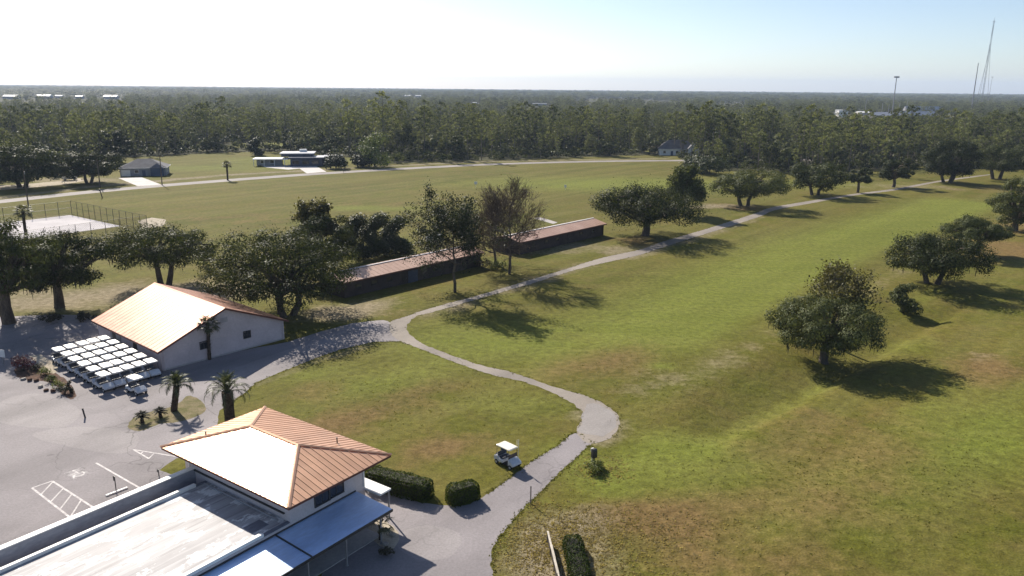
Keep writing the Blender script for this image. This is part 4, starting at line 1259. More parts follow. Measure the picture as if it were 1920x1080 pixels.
for (x, y) in [(141, 986), (330, 905)]:
    p = CF.px(x, y, 2.5)
    mb = MB(); mb.tube([(p[0], p[1], 2.05), (p[0], p[1], 2.4), (p[0], p[1], 2.5)], [0.09, 0.09, 0.14], 8); mb.build('roof_vent', M['white'], club, 0, True)
rs_ = random.Random(5)
p = CF.px(485, 985, ZD)
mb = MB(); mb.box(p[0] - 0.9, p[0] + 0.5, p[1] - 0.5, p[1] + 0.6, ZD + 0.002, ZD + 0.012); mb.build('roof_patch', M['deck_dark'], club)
# covered walk: sheets on posts along the side facing the driveway
AZ0, AZ1 = 2.66, 2.44
AO = float(CF.px(735, 954, AZ1)[1]); AU = float(CF.px(735, 954, AZ1)[0])
SE = float(CF.px(577, 1040, AZ1)[0])
cuts = [AU, SE, SE - 7.6, SE - 15.2, UW]
for k in range(4):
    mb = MB()
    u1, u0 = cuts[k] - 0.01, cuts[k + 1] + 0.01
    dz = -0.02 * (k % 2)
    mb.hexa([(u0, AO, AZ1 + dz - 0.05), (u1, AO, AZ1 + dz - 0.05), (u1, WV - 0.03, AZ0 + dz - 0.05), (u0, WV - 0.03, AZ0 + dz - 0.05)],
            [(u0, AO, AZ1 + dz), (u1, AO, AZ1 + dz), (u1, WV - 0.03, AZ0 + dz), (u0, WV - 0.03, AZ0 + dz)])
    mb.build('awning_sheet', M['sky_tint_canopy'], club)
    if k:
        mb = MB()
        um = cuts[k]
        mb.hexa([(um - 0.05, AO - 0.01, AZ1 - 0.03), (um + 0.05, AO - 0.01, AZ1 - 0.03), (um + 0.05, WV - 0.03, AZ0 - 0.03), (um - 0.05, WV - 0.03, AZ0 - 0.03)],
                [(um - 0.05, AO - 0.01, AZ1 + 0.05), (um + 0.05, AO - 0.01, AZ1 + 0.05), (um + 0.05, WV - 0.03, AZ0 + 0.05), (um - 0.05, WV - 0.03, AZ0 + 0.05)])
        mb.build('awning_seam', M['dark_metal'], club)
mb = MB(); mb.box(UW, AU + 0.04, AO - 0.06, AO - 0.004, AZ1 - 0.22, AZ1 - 0.01); mb.box(AU - 0.0, AU + 0.05, AO, WV - 0.04, AZ1 - 0.18, AZ1 - 0.06)
mb.build('awning_fascia', M['dark_metal'], club)
mb = MB(); mb.box(UW, AU - 0.1, WV - 0.028, WV - 0.003, AZ0 + 0.0, AZ0 + 0.14); mb.build('awning_flashing', M['dark_metal'], club)
for k in range(7):
    pu = AU - 1.1 - 3.4 * k
    mb = MB(); mb.box(pu - 0.05, pu + 0.05, AO + 0.06, AO + 0.16, 0, AZ1 - 0.06); mb.box(pu - 0.09, pu + 0.09, AO + 0.02, AO + 0.20, 0, 0.05)
    mb.build('awning_post', M['grey_metal'], club)
for k in range(5):
    pu = AU - 2.8 - 3.6 * k
    window(club, ('v', WV, -1), pu, 0.4, 1.9, 1.75, name='window', cross=True, mat_f=M['dark_metal'])
mb = MB(); mb.box(WU1 - 0.1, WU1 + 1.15, WV - 1.7, WV + 3.0, 2.42, 2.56); mb.build('porch_roof', M['white'], club, 0.01)
mb = MB(); mb.box(WU1 + 0.95, WU1 + 1.05, WV - 1.6, WV - 1.5, 0, 2.419); mb.build('porch_post', M['grey_metal'], club)
for (x_, y_, ax_) in ((WU1 - 0.15, WV - 0.06, 0), (WU0 - 0.06, WVT - 0.6, 1)):
    mb = MB(); mb.box(x_ - 0.045, x_ + 0.045, y_ - 0.045, y_ + 0.045, 2.75, ZE - 0.11); mb.build('downpipe', M['white'], club)
for u_ in (-0.4, -3.6):
    mb = MB(); mb.box(u_ - 0.12, u_ + 0.12, WV - 0.16, WV - 0.003, 4.3, 4.5); mb.build('wall_lamp', M['dark_metal'], club)
# a low concrete walk under the awning
mb = MB(); mb.box(UW, AU - 0.3, AO + 0.9, WV - 0.004, 0.0, 0.07); o = mb.build('walkway', M['concrete'], None, 0.01, False, (c_o[0], c_o[1], 0.0), (0, 0, R(CF.ang))); tag(o, kind='structure')

# ---- cart shed with the gabled roof
SE_Z = 2.6
sL, sN, sR = g2(177, 600, SE_Z), g2(296, 661, SE_Z), g2(538, 600, SE_Z)
a1 = math.degrees(math.atan2(*(sL - sN)[::-1])); a2 = math.degrees(math.atan2(*(sR - sN)[::-1]))
SF = Frame(sN, (a1 - 90 + a2) / 2)
SW, SL = float(SF.loc(sR)[0]), float(SF.loc(sL)[1])
SR = 6.15
shed = empty('cart_shed', (sN[0], sN[1], 0), R(SF.ang))
tag(shed, 'pale block cart shed with broad tan gabled metal roof', 'building')
w0, w1, q0, q1 = 0.55, SW - 0.45, 0.5, SL - 0.5
slope_k = (SR - SE_Z) / (SW / 2)
def under(u_): return SE_Z + slope_k * min(u_, SW - u_) - 0.07
mb = MB()
mb.profile([(w0, 0), (w1, 0), (w1, under(w1)), (SW / 2, under(SW / 2)), (w0, under(w0))], q0, q1)
mb.build('wall', M['block'], shed)
for side in (0, 1):
    T = math.hypot(SW / 2, SR - SE_Z)
    td = unit(np.array([1 if side == 0 else -1, 0, slope_k]))
    e0, e1 = ((0, SL, SE_Z), (0, 0, SE_Z)) if side == 0 else ((SW, 0, SE_Z), (SW, SL, SE_Z))
    seam_panels(shed, e0, e1, td, [(0, 0), (SL, 0), (SL, T - 0.02), (0, T - 0.02)], 0.92, M['shed_metal'], 0.035, 0.018, 0.05)
mb = MB(); mb.add([(SW / 2 - 0.2, -0.03, SR - 0.02), (SW / 2, -0.03, SR + 0.075), (SW / 2 + 0.2, -0.03, SR - 0.02), (SW / 2 - 0.2, SL + 0.03, SR - 0.02), (SW / 2, SL + 0.03, SR + 0.075), (SW / 2 + 0.2, SL + 0.03, SR - 0.02)], [(0, 1, 4, 3), (1, 2, 5, 4), (0, 2, 1), (3, 4, 5)])
mb.build('ridge_cap', M['shed_metal'], shed)
for y0 in (-0.05, SL + 0.005):
    for s in (0, 1):
        mb = MB()
        ua, ub = (0, SW / 2) if s == 0 else (SW, SW / 2)
        za, zb_ = SE_Z, SR
        mb.hexa([(ua, y0, za - 0.2), (ub, y0, zb_ - 0.2), (ub, y0 + 0.045, zb_ - 0.2), (ua, y0 + 0.045, za - 0.2)], [(ua, y0, za + 0.02), (ub, y0, zb_ + 0.02), (ub, y0 + 0.045, zb_ + 0.02), (ua, y0 + 0.045, za + 0.02)])
        mb.build('bargeboard', M['fascia'], shed)
for ua in (-0.05, SW + 0.005):
    mb = MB(); mb.box(ua, ua + 0.045, 0, SL, SE_Z - 0.2, SE_Z + 0.0); mb.build('eave_board', M['fascia'], shed)
mb = MB(); mb.box(w0 + 0.02, w1 - 0.02, q0 - 0.03, q0 - 0.003, 2.28, 2.36); mb.build('belt_course', M['block'], shed)
mb = MB(); mb.box(w0 - 0.01, w1 + 0.01, q0 - 0.04, q0 - 0.003, 0, 0.18); mb.build('plinth', M['concrete'], shed)
for (x, y) in [(463, 627), (382, 647)]:
    u_, z_ = SF.on_v(x, y, q0)
    window(shed, ('v', q0, -1), u_, z_ - 0.5, 1.05, 1.0, 0.09, cross=True, mat_f=M['dark_metal'])
for (x, y, ww) in [(215, 632, 1.0), (254, 652, 1.0)]:
    v_, z_ = SF.on_u(x, y, w0)
    mb = MB(); mb.box(w0 - 0.06, w0 - 0.003, v_ - ww / 2, v_ + ww / 2, 0.0, 2.1)
    d_ = mb.build('door', M['dark_metal'], shed)
    h_ = MB(); h_.tube([(w0 - 0.12, v_ + 0.36, 1.0), (w0 - 0.061, v_ + 0.36, 1.0)], 0.03, 6); h_.build('handle', M['grey_metal'], d_)
mb = MB(); mb.box(w0 - 0.05, w0 - 0.003, 11.5, 14.5, 0.0, 2.35); mb.build('roller_door', M['grey_metal'], shed)

for u_ in (w0 + 0.25, w1 - 0.25):
    mb = MB(); mb.box(u_ - 0.05, u_ + 0.05, q0 - 0.13, q0 - 0.045, 0.05, 2.35); mb.build('downpipe', M['block'], shed)
mb = MB(); mb.box(SW / 2 - 0.5, SW / 2 + 0.5, q0 - 0.06, q0 - 0.003, 4.2, 4.9); v_ = mb.build('gable_vent', M['block'], shed)
for k in range(5):
    mb = MB(); mb.box(SW / 2 - 0.42, SW / 2 + 0.42, q0 - 0.085, q0 - 0.063, 4.27 + 0.12 * k, 4.33 + 0.12 * k); mb.build('louvre', M['grey_metal'], v_)

# ---- the two long brick sheds on the range
def long_shed(name, label, x0, y0, x1, y1, ext0, ext1, half, doors, wins, cap_mat, seed):
    EZ, RZ = 2.65, 3.55
    a, b_ = g2(x0, y0, EZ), g2(x1, y1, EZ)
    d = (b_ - a) / np.hypot(*(b_ - a))
    a = a - d * ext0; b_ = b_ + d * ext1
    L = float(np.hypot(*(b_ - a)))
    F = Frame(a, math.degrees(math.atan2(d[1], d[0])))
    root = empty(name, (a[0], a[1], 0), R(F.ang))
    tag(root, label, 'building')
    k = (RZ - EZ) / half
    mb = MB()
    pr = [(0.5, 0), (2 * half - 0.5, 0), (2 * half - 0.5, EZ + 0.5 * k - 0.06), (half, RZ - 0.06), (0.5, EZ + 0.5 * k - 0.06)]
    n = len(pr)
    vs = [(0.5, p[0], p[1]) for p in pr] + [(L - 0.5, p[0], p[1]) for p in pr]
    mb.add(vs, [tuple(range(n)), tuple(range(2 * n - 1, n - 1, -1))] + [((i + 1) % n, i, n + i, n + (i + 1) % n) for i in range(n)])
    mb.build('wall', M['brick_wall'], root)
    T = math.hypot(half, RZ - EZ)
    seam_panels(root, (0, 0, EZ), (L, 0, EZ), unit(np.array([0, 1, k])), [(0, 0), (L, 0), (L, T), (0, T)], 1.1, M['terracotta'], 0.03, 0.02, 0.06, rs=random.Random(seed))
    seam_panels(root, (L, 2 * half, EZ), (0, 2 * half, EZ), unit(np.array([0, -1, k])), [(0, 0), (L, 0), (L, T), (0, T)], 1.1, M['terracotta'], 0.03, 0.02, 0.06, rs=random.Random(seed + 1))
    mb = MB(); mb.box(-0.02, L + 0.02, half - 0.18, half + 0.18, RZ + 0.03, RZ + 0.085); mb.build('ridge_cap', cap_mat, root)
    mb = MB(); mb.box(0, L, -0.04, 0.005, EZ - 0.2, EZ - 0.0); mb.box(0, L, 2 * half - 0.005, 2 * half + 0.04, EZ - 0.2, EZ); mb.build('eave_board', M['fascia'], root)
    for t, w in doors:
        mb = MB(); mb.box(L * t - w / 2, L * t + w / 2, 0.44, 0.497, 0, 2.1); d_ = mb.build('door', M['wood_dark'] if w < 1.2 else M['dark_wall'], root)
        h_ = MB(); h_.tube([(L * t + w * 0.36, 0.38, 1.0), (L * t + w * 0.36, 0.44, 1.0)], 0.03, 6); h_.build('handle', M['grey_metal'], d_)
    for t in wins:
        window(root, ('v', 0.5, -1), L * t, 1.0, 1.3, 0.9, 0.09, mat_f=M['wood_dark'])
    return root, F, L
r1, F1, L1 = long_shed('range_shed', 'long low brick shed with terracotta roof between oak and tall pine', 658, 528, 849, 486, 1.5, 8.5, 3.8, [(0.40, 1.0), (0.46, 2.2)], [0.1, 0.2, 0.3, 0.62, 0.74, 0.86], M['pale_roof'], 3)
r2, F2, L2 = long_shed('range_shed', 'brick shed with reddish roof and white ridge glint beside the round oak', 1012, 447, 1131, 421, 6.5, 1.5, 3.8, [(0.55, 1.0), (0.16, 1.0)], [0.3, 0.42, 0.7, 0.85], M['white'], 8)  # white ridge cap: a sun glint put into the cap's colour
# rust stain curling over the lower end of the second roof
mb = MB()
cv = [(6.2 + 1.5 * math.cos(w), 1.6 + 1.1 * math.sin(w) + 0.5 * math.cos(w)) for w in np.linspace(-2.2, 2.6, 16)] + [(3.2, 3.0), (2.4, 2.3)]
mb.tube([(x, y, 2.65 + 0.9 / 3.8 * y + 0.075) for x, y in cv], 0.06, 5)
mb.build('hose', M['rust_stain'], r2)

# ---- houses beyond the road
def hip_house(name, label, base, ang, lx, ly, eave, ridge, wall_m, roof_m, parts):
    root = empty(name, (base[0], base[1], 0), R(ang))
    tag(root, label, 'house')
    mb = MB(); mb.box(0, lx, 0, ly, 0, eave); mb.build('wall', wall_m, root)
    o = 0.6
    k = (ly / 2 + o)
    mb = MB()
    z0 = eave + 0.003
    mb.add([(-o, -o, z0), (lx + o, -o, z0), (lx + o, ly + o, z0), (-o, ly + o, z0), (-o + k, ly / 2, ridge), (lx + o - k, ly / 2, ridge)],
           [(0, 1, 5, 4), (1, 2, 5), (2, 3, 4, 5), (3, 0, 4), (3, 2, 1, 0)])
    mb.build('roof', roof_m, root)
    mb = MB(); mb.box(-o - 0.04, lx + o + 0.04, -o - 0.05, -o - 0.003, eave - 0.15, eave + 0.05); mb.box(lx + o + 0.003, lx + o + 0.05, -o, ly + o, eave - 0.15, eave + 0.05); mb.build('fascia', M['white'], root)
    for kind, face, c, z, w, h in parts:
        if kind == 'window': window(root, face, c, z, w, h, 0.12)
        else:
            ax, val, sg = face
            mb = MB()
            d0, d1 = sorted((val + sg * 0.003, val + sg * 0.06))
            if ax == 'v': mb.box(c - w / 2, c + w / 2, d0, d1, z, z + h)
            else: mb.box(d0, d1, c - w / 2, c + w / 2, z, z + h)
            mb.build(kind, M['white'] if kind == 'garage_door' else M['blue_paint'], root)
    return root
hb = g2(226, 331)
h1 = hip_house('house', 'blue grey house with dark hip roof and pale driveway beside dark oaks', hb, 17, 15.5, 11, 3.0, 5.9, M['blue_wall'], M['shingle'],
          [('garage_door', ('v', 0, -1), 1.9, 0, 3.0, 2.3), ('window', ('v', 0, -1), 5.6, 1.0, 1.6, 1.3), ('door', ('v', 0, -1), 8.0, 0, 1.1, 2.1), ('window', ('v', 0, -1), 12.6, 0.9, 2.0, 1.4), ('window', ('u', 15.5, 1), 4, 1.0, 1.6, 1.2)])
mb = MB(); mb.box(10.5, 14.9, -1.4, -0.003, 0, 2.9); mb.build('bay', M['blue_paint'], h1)
mb = MB(); mb.add([(10.2, -1.8, 2.95), (15.2, -1.8, 2.95), (15.2, 0.5, 2.95), (10.2, 0.5, 2.95), (12.7, 0.6, 4.6)], [(0, 1, 4), (1, 2, 4), (3, 0, 4), (3, 2, 1, 0)]); mb.build('bay_roof', M['shingle'], h1)

# the low modern house
mh = g2(545, 312)
mo = empty('house', (mh[0], mh[1], 0), R(9))
tag(mo, 'low dark blue modern house with flat pale roofs and white carport', 'house')
mb = MB(); mb.box(0, 13, 0, 9, 0, 3.2); mb.build('wall', M['dark_wall'], mo)
mb = MB(); mb.box(-0.8, 13.8, -1.0, 9.8, 3.203, 3.75); mb.build('roof', M['pale_roof'], mo)
mb = MB(); mb.box(-0.84, 13.84, -1.05, -1.003, 3.1, 3.8); mb.build('fascia', M['dark_wall'], mo)
mb = MB(); mb.box(-4, 9, 3, 13, 3.753, 4.9); mb.build('upper_wall', M['dark_wall'], mo)
mb = MB(); mb.box(-4.6, 9.6, 2.4, 13.6, 4.903, 5.25); mb.build('upper_roof', M['pale_roof'], mo)
mb = MB(); mb.box(13.1, 20.5, 4, 13, 0, 3.2); mb.build('wing_wall', M['dark_wall'], mo)
mb = MB(); mb.box(12.9, 21, 3.4, 13.5, 3.203, 3.6); mb.build('wing_roof', M['pale_roof'], mo)
mb = MB(); mb.box(-15.5, -0.9, 1, 9, 2.7, 3.05); mb.build('carport_roof', M['white'], mo)
mb = MB(); mb.box(-14.5, -4.2, 5, 9, 0, 2.69); mb.build('carport_wall', M['blue_wall'], mo)
for k in range(4):
    mb = MB(); mb.box(-15.2 + 4.2 * k, -15.0 + 4.2 * k, 1.15, 1.35, 0, 2.69); mb.build('carport_post', M['white'], mo)
for c in (-12, -8.2): window(mo, ('v', 5, -1), c, 0.8, 1.8, 1.4, 0.12)
for c in (2.2, 6.2, 10.2): window(mo, ('v', 0, -1), c, 0.9, 2.8, 1.5, 0.12, mat_f=M['dark_metal'])
window(mo, ('v', 4, -1), 17, 0.9, 2.2, 1.5, 0.12)
mb = MB(); mb.box(3, 6, 9, 10.5, 5.253, 6.4); mb.build('chimney', M['white'], mo)

gh = g2(1236, 291)
ho = hip_house('house', 'white house with blue grey roof at the edge of the pines', gh, -4, 19, 10, 3.2, 7.6, M['white'], M['shingle'],
          [('window', ('v', 0, -1), 2.6, 0.9, 1.5, 1.5), ('door', ('v', 0, -1), 6.4, 0, 1.2, 2.2), ('window', ('v', 0, -1), 9, 0.9, 1.5, 1.5), ('window', ('v', 0, -1), 12, 0.9, 1.5, 1.5)])
mb = MB(); mb.profile([(14.2, 0), (19.6, 0), (19.6, 3.3), (16.9, 6.2), (14.2, 3.3)], -2.4, -0.003); mb.build('gable_wing', M['white'], ho)
mb = MB(); mb.hexa([(13.7, -2.8, 3.0), (16.9, -2.8, 6.45), (16.9, 1.5, 6.45), (13.7, 1.5, 3.0)], [(13.7, -2.8, 3.2), (16.9, -2.8, 6.65), (16.9, 1.5, 6.65), (13.7, 1.5, 3.2)])
mb.hexa([(20.1, -2.8, 3.0), (16.903, -2.8, 6.45), (16.903, 1.5, 6.45), (20.1, 1.5, 3.0)], [(20.1, -2.8, 3.2), (16.903, -2.8, 6.65), (16.903, 1.5, 6.65), (20.1, 1.5, 3.2)]); mb.build('gable_roof', M['shingle'], ho)
window(ho, ('v', -2.4, -1), 16.9, 0.9, 1.8, 1.6)

# ---- far buildings that show as pale specks over the trees
def far_building(name, label, x, y, wpx, h, m_wall, m_roof, roof='gable', depth=None, cat='building', lift=9.0, rz=0.0):
    """stands at the ground point seen at row y when its top shows over the canopy"""
    p = g2(x, y)
    wd = wpx / px_m(p)
    dp = depth or wd * 0.5
    root = empty(name, (p[0], p[1], 0), rz)
    tag(root, label, cat)
    mb = MB(); mb.box(-wd / 2, wd / 2, 0, dp, 0, h); mb.build('wall', m_wall, root)
    mb = MB()
    if roof == 'gable':
        o = 0.5
        mb.profile([(-dp / 2 - o, 0), (dp / 2 + o, 0), (0, wd * 0.12)], -wd / 2 - o, wd / 2 + o)
        mb.v = [(y_, x_ + dp / 2, z_ + h + 0.003) for x_, y_, z_ in mb.v]
    else:
        mb.box(-wd / 2 - 0.4, wd / 2 + 0.4, -0.4, dp + 0.4, h + 0.003, h + 0.5)
    mb.build('roof', m_roof, root)
    n = max(2, int(wd / 7))
    for k in range(n):
        window(root, ('v', 0, -1), -wd / 2 + wd * (k + 0.5) / n, h * 0.35, min(2.2, wd / n * 0.5), h * 0.3, 0.15)
    return root
FARB = [('far_house', 'leftmost white roofed house in the far woods under the horizon', 18, 186, 26, 'gable'), ('far_house', 'long white roofed house second from left in the far woods', 80, 185, 26, 'gable'), ('far_house', 'small white roofed house third from left in the far woods', 110, 184.5, 12, 'gable'),
        ('far_house', 'small pale house fourth from left in the far woods', 148, 185.5, 13, 'gable'), ('far_house', 'long pale house right of the four far white houses', 206, 186, 24, 'gable'),
        ('far_house', 'twin pale roofed house far off under the middle horizon', 765, 183, 12, 'gable'), ('far_house', 'second twin pale roofed house far off under the middle horizon', 784, 183, 10, 'gable'),
        ('far_house', 'tiny white house alone in the pines left of the pale clearing', 890, 197, 7, 'gable'), ('far_house', 'white farm building beside the pale clearing in far woods', 1012, 199, 26, 'flat')]
for nm, lb, x, y, w, rf in FARB:
    far_building(nm, lb, x, y, w, 4.5 if y > 190 else 5.5, M['blue_wall'], M['white'], rf)
IND = [('warehouse', 'white block warehouse left of the far lamp masts', 1581, 219, 17, 8, M['white'], M['white'], 'flat'),
       ('warehouse', 'long pale roofed warehouse in front of the tall lamp mast', 1664, 223, 56, 3.6, M['concrete'], M['pale_roof'], 'gable'),
       ('warehouse', 'low grey warehouse right of the tall lamp mast', 1722, 222, 66, 3.4, M['blue_wall'], M['pale_roof'], 'gable'),
       ('warehouse', 'long pale shed behind the grey warehouse', 1735, 213, 70, 4, M['concrete'], M['pale_roof'], 'gable'),
       ('warehouse', 'small white shed left of the long pale warehouse', 1621, 217, 20, 4, M['concrete'], M['white'], 'gable')]
for nm, lb, x, y, w, h, mw, mr, rf in IND:
    far_building(nm, lb, x, y, w, h, mw, mr, rf, depth=14)

# ---- masts and poles
def lamp_mast(label, x, y, ytop, r, heads=True, name='lamp_mast', cat='lamp mast'):
    p = g2(x, y)
    h = top_h(p, ytop)
    root = empty(name, (p[0], p[1], 0)); tag(root, label, cat)
    mb = MB(); mb.tube([(0, 0, -0.5), (0, 0, h * 0.5), (0, 0, h)], [r, r * 0.8, r * 0.55], 8); mb.build('pole', M['mast'], root)
    if heads:
        mb = MB(); mb.box(-3.2 * r - 0.6, 3.2 * r + 0.6, -r * 0.9, r * 0.9, h + 0.003, h + r * 2.4); mb.build('lamp_head', M['mast'], root)
    return root
lamp_mast('tall lamp mast with a head among the far warehouses', 1672, 218, 146, 0.85)
for lb, x, y, yt in [('slim pale lamp mast left of the tall lamp mast', 1621, 218, 186), ('slim lamp mast just left of the tall lamp mast', 1652.5, 217, 193), ('slim lamp mast just right of the tall lamp mast', 1684.5, 217, 193), ('slim lamp mast farthest right among the warehouses', 1698, 217, 190), ('short lamp mast between two slim lamp masts', 1664.5, 217, 196)]:
    lamp_mast(lb, x, y, yt, 0.55, False)
lamp_mast('thick leaning-looking monopole tower in front of the guyed mast', 1820.5, 211, 118, 0.95, False, 'monopole', 'tower')
lamp_mast('short tower with an antenna head right of the guyed mast', 1851, 205, 145, 0.35, True, 'antenna_tower', 'tower')
tb = g2(1838.5, 206)
th = top_h(tb, 38)
tower = empty('radio_mast', (tb[0], tb[1], 0)); tag(tower, 'tall thin guyed lattice radio mast standing above the horizon', 'tower')
mb = MB()
tri = [(1.3 * math.cos(w), 1.3 * math.sin(w)) for w in (0.5, 0.5 + 2.094, 0.5 + 4.189)]
for x, y in tri: mb.tube([(x, y, 0), (x * 0.8, y * 0.8, th)], 0.26, 4)
mb.build('mast_leg', M['mast'], tower)
mb = MB(); nb = 44
for k in range(nb):
    z0, z1 = th * k / nb, th * (k + 1) / nb
    for j in range(3):
        a, b_ = tri[j], tri[(j + 1) % 3]
        mb.tube([(a[0] * 0.9, a[1] * 0.9, z0), (b_[0] * 0.9, b_[1] * 0.9, z1)], 0.13, 3)
o = mb.build('lattice', M['mast'], tower); o['kind'] = 'stuff'
mb = MB(); mb.box(-3, 3, -0.25, 0.25, th - 3, th - 2.6); mb.tube([(0, 0, th), (0, 0, th + 5)], 0.2, 5); mb.build('antenna', M['mast'], tower)
for (gx, gy, fz) in [(-8, 1, 0.70), (7, -3, 0.74), (2, 12, 0.95)]:
    mb = MB(); mb.tube([(gx * 1.4, gy * 1.4, 0), (0, 0, th * fz)], 0.24, 4); mb.build('guy_wire', M['mast'], tower)

def utility_pole(label, x, y, ytop, arm=True, lean=0.0, lamp=False):
    p = g2(x, y); h = top_h(p, ytop)
    root = empty('utility_pole', (p[0], p[1], 0)); tag(root, label, 'utility pole')
    mb = MB(); mb.tube([(0, 0, -0.3), (lean * 0.5, 0, h * 0.5), (lean, 0, h)], [0.19, 0.16, 0.12], 7); mb.build('pole', M['wood_pole'], root)
    if arm:
        mb = MB(); mb.box(lean - 1.2, lean + 1.2, -0.06, 0.06, h - 0.75, h - 0.6); mb.build('crossarm', M['wood_pole'], root)
        for s in (-1.0, 0, 1.0):
            mb = MB(); mb.tube([(lean + s, 0, h - 0.6), (lean + s, 0, h - 0.38)], 0.06, 6); mb.build('insulator', M['white'], root)
    else:
        mb = MB(); mb.tube([(lean, 0.2, h - 1.6), (lean, 0.2, h - 0.8)], 0.22, 8); mb.build('transformer', M['grey_metal'], root)
    return root
utility_pole('leftmost wooden utility pole beside the road behind the court', 53, 384, 316, False)
utility_pole('wooden utility pole left of the grey house and its driveway', 188, 352, 298, True)
utility_pole('wooden utility pole beside the road right of the grey house', 304, 347, 290, True, 0.2)
# short post with a knocked aside base near the road
p = g2(192, 371)
ro = empty('road_post', (p[0], p[1], 0)); tag(ro, 'short leaning dark post beside the road near the court', 'post')
mb = MB(); mb.tube([(0, 0, -0.1), (-0.5, 0.1, 2.2)], 0.14, 6); mb.build('post', M['wood_pole'], ro)
mb = MB(); mb.box(-0.7, -0.3, -0.1, 0.1, 2.0, 2.6); mb.build('marker', M['dark_metal'], ro)
p = g2(644, 324)
ro = empty('mailbox', (p[0], p[1], 0)); tag(ro, 'small dark mailbox on a post at the end of the modern house drive', 'mailbox')
mb = MB(); mb.box(-0.06, 0.06, -0.06, 0.06, 0, 1.05); mb.build('post', M['wood_pole'], ro)
mb = MB(); mb.profile([(-0.35, 1.05), (0.35, 1.05), (0.35, 1.35), (0.2, 1.5), (-0.2, 1.5), (-0.35, 1.35)], -0.2, 0.2); mb.build('box', M['dark_metal'], ro)

# ---- tennis court fence
def chain_fence(label, a, b_, h=3.6, step=3.1):
    L = float(np.hypot(*(b_ - a)))
    root = empty('court_fence', (a[0], a[1], 0), math.atan2(b_[1] - a[1], b_[0] - a[0]))
    tag(root, label, 'fence', 'fences round the tennis court')
    n = max(2, round(L / step))
    pm = None
    for k in range(n + 1):
        if pm is None:
            mb = MB(); mb.tube([(0, 0, -0.1), (0, 0, h)], 0.06, 6); pm = mb.mesh('post', M['dark_metal'])
        link('post', pm, root, (L * k / n, 0, 0))
    for z in (0.08, h * 0.5, h - 0.04):
        mb = MB(); mb.tube([(0.07, 0, z), (L - 0.07, 0, z)], 0.028, 5); mb.build('rail', M['dark_metal'], root)
    # the wire, woven coarsely from real strands
    mb = []
    s = 0.42
    xs_ = np.arange(-h, L, s)
    for x in xs_:
        for sg in (0, 1):
            x0, x1 = x, x + h
            z0, z1 = (0.05, h - 0.05) if sg == 0 else (h - 0.05, 0.05)
            t0 = max(0, (0 - x0) / (x1 - x0)); t1 = min(1, (L - x0) / (x1 - x0))
            if t1 <= t0: continue
            A = np.array([x0 + (x1 - x0) * t0, 0, z0 + (z1 - z0) * t0]); B_ = np.array([x0 + (x1 - x0) * t1, 0, z0 + (z1 - z0) * t1])
            w = np.array([0, 0, 0.014])
            mb.append(np.stack([A - w, B_ - w, B_ + w, A + w]))
    o = link('wire_mesh', arr_mesh('wire_mesh', np.concatenate(mb), 4, [M['dark_metal']]), root)
    o['kind'] = 'stuff'
    return root
cA, cB, cC, cD = ct0, ct0 + cd1 * cl1 * 1.4, ct0 + cd1 * cl1 * 1.4 + cd2 * 35, ct0 + cd2 * 35
chain_fence('chain link fence along the far right side of the pale tennis court', cA, cB)
chain_fence('chain link fence along the far left side of the pale tennis court', cA, cD)
chain_fence('chain link fence on the near side of the court behind the oaks', cB, cC)

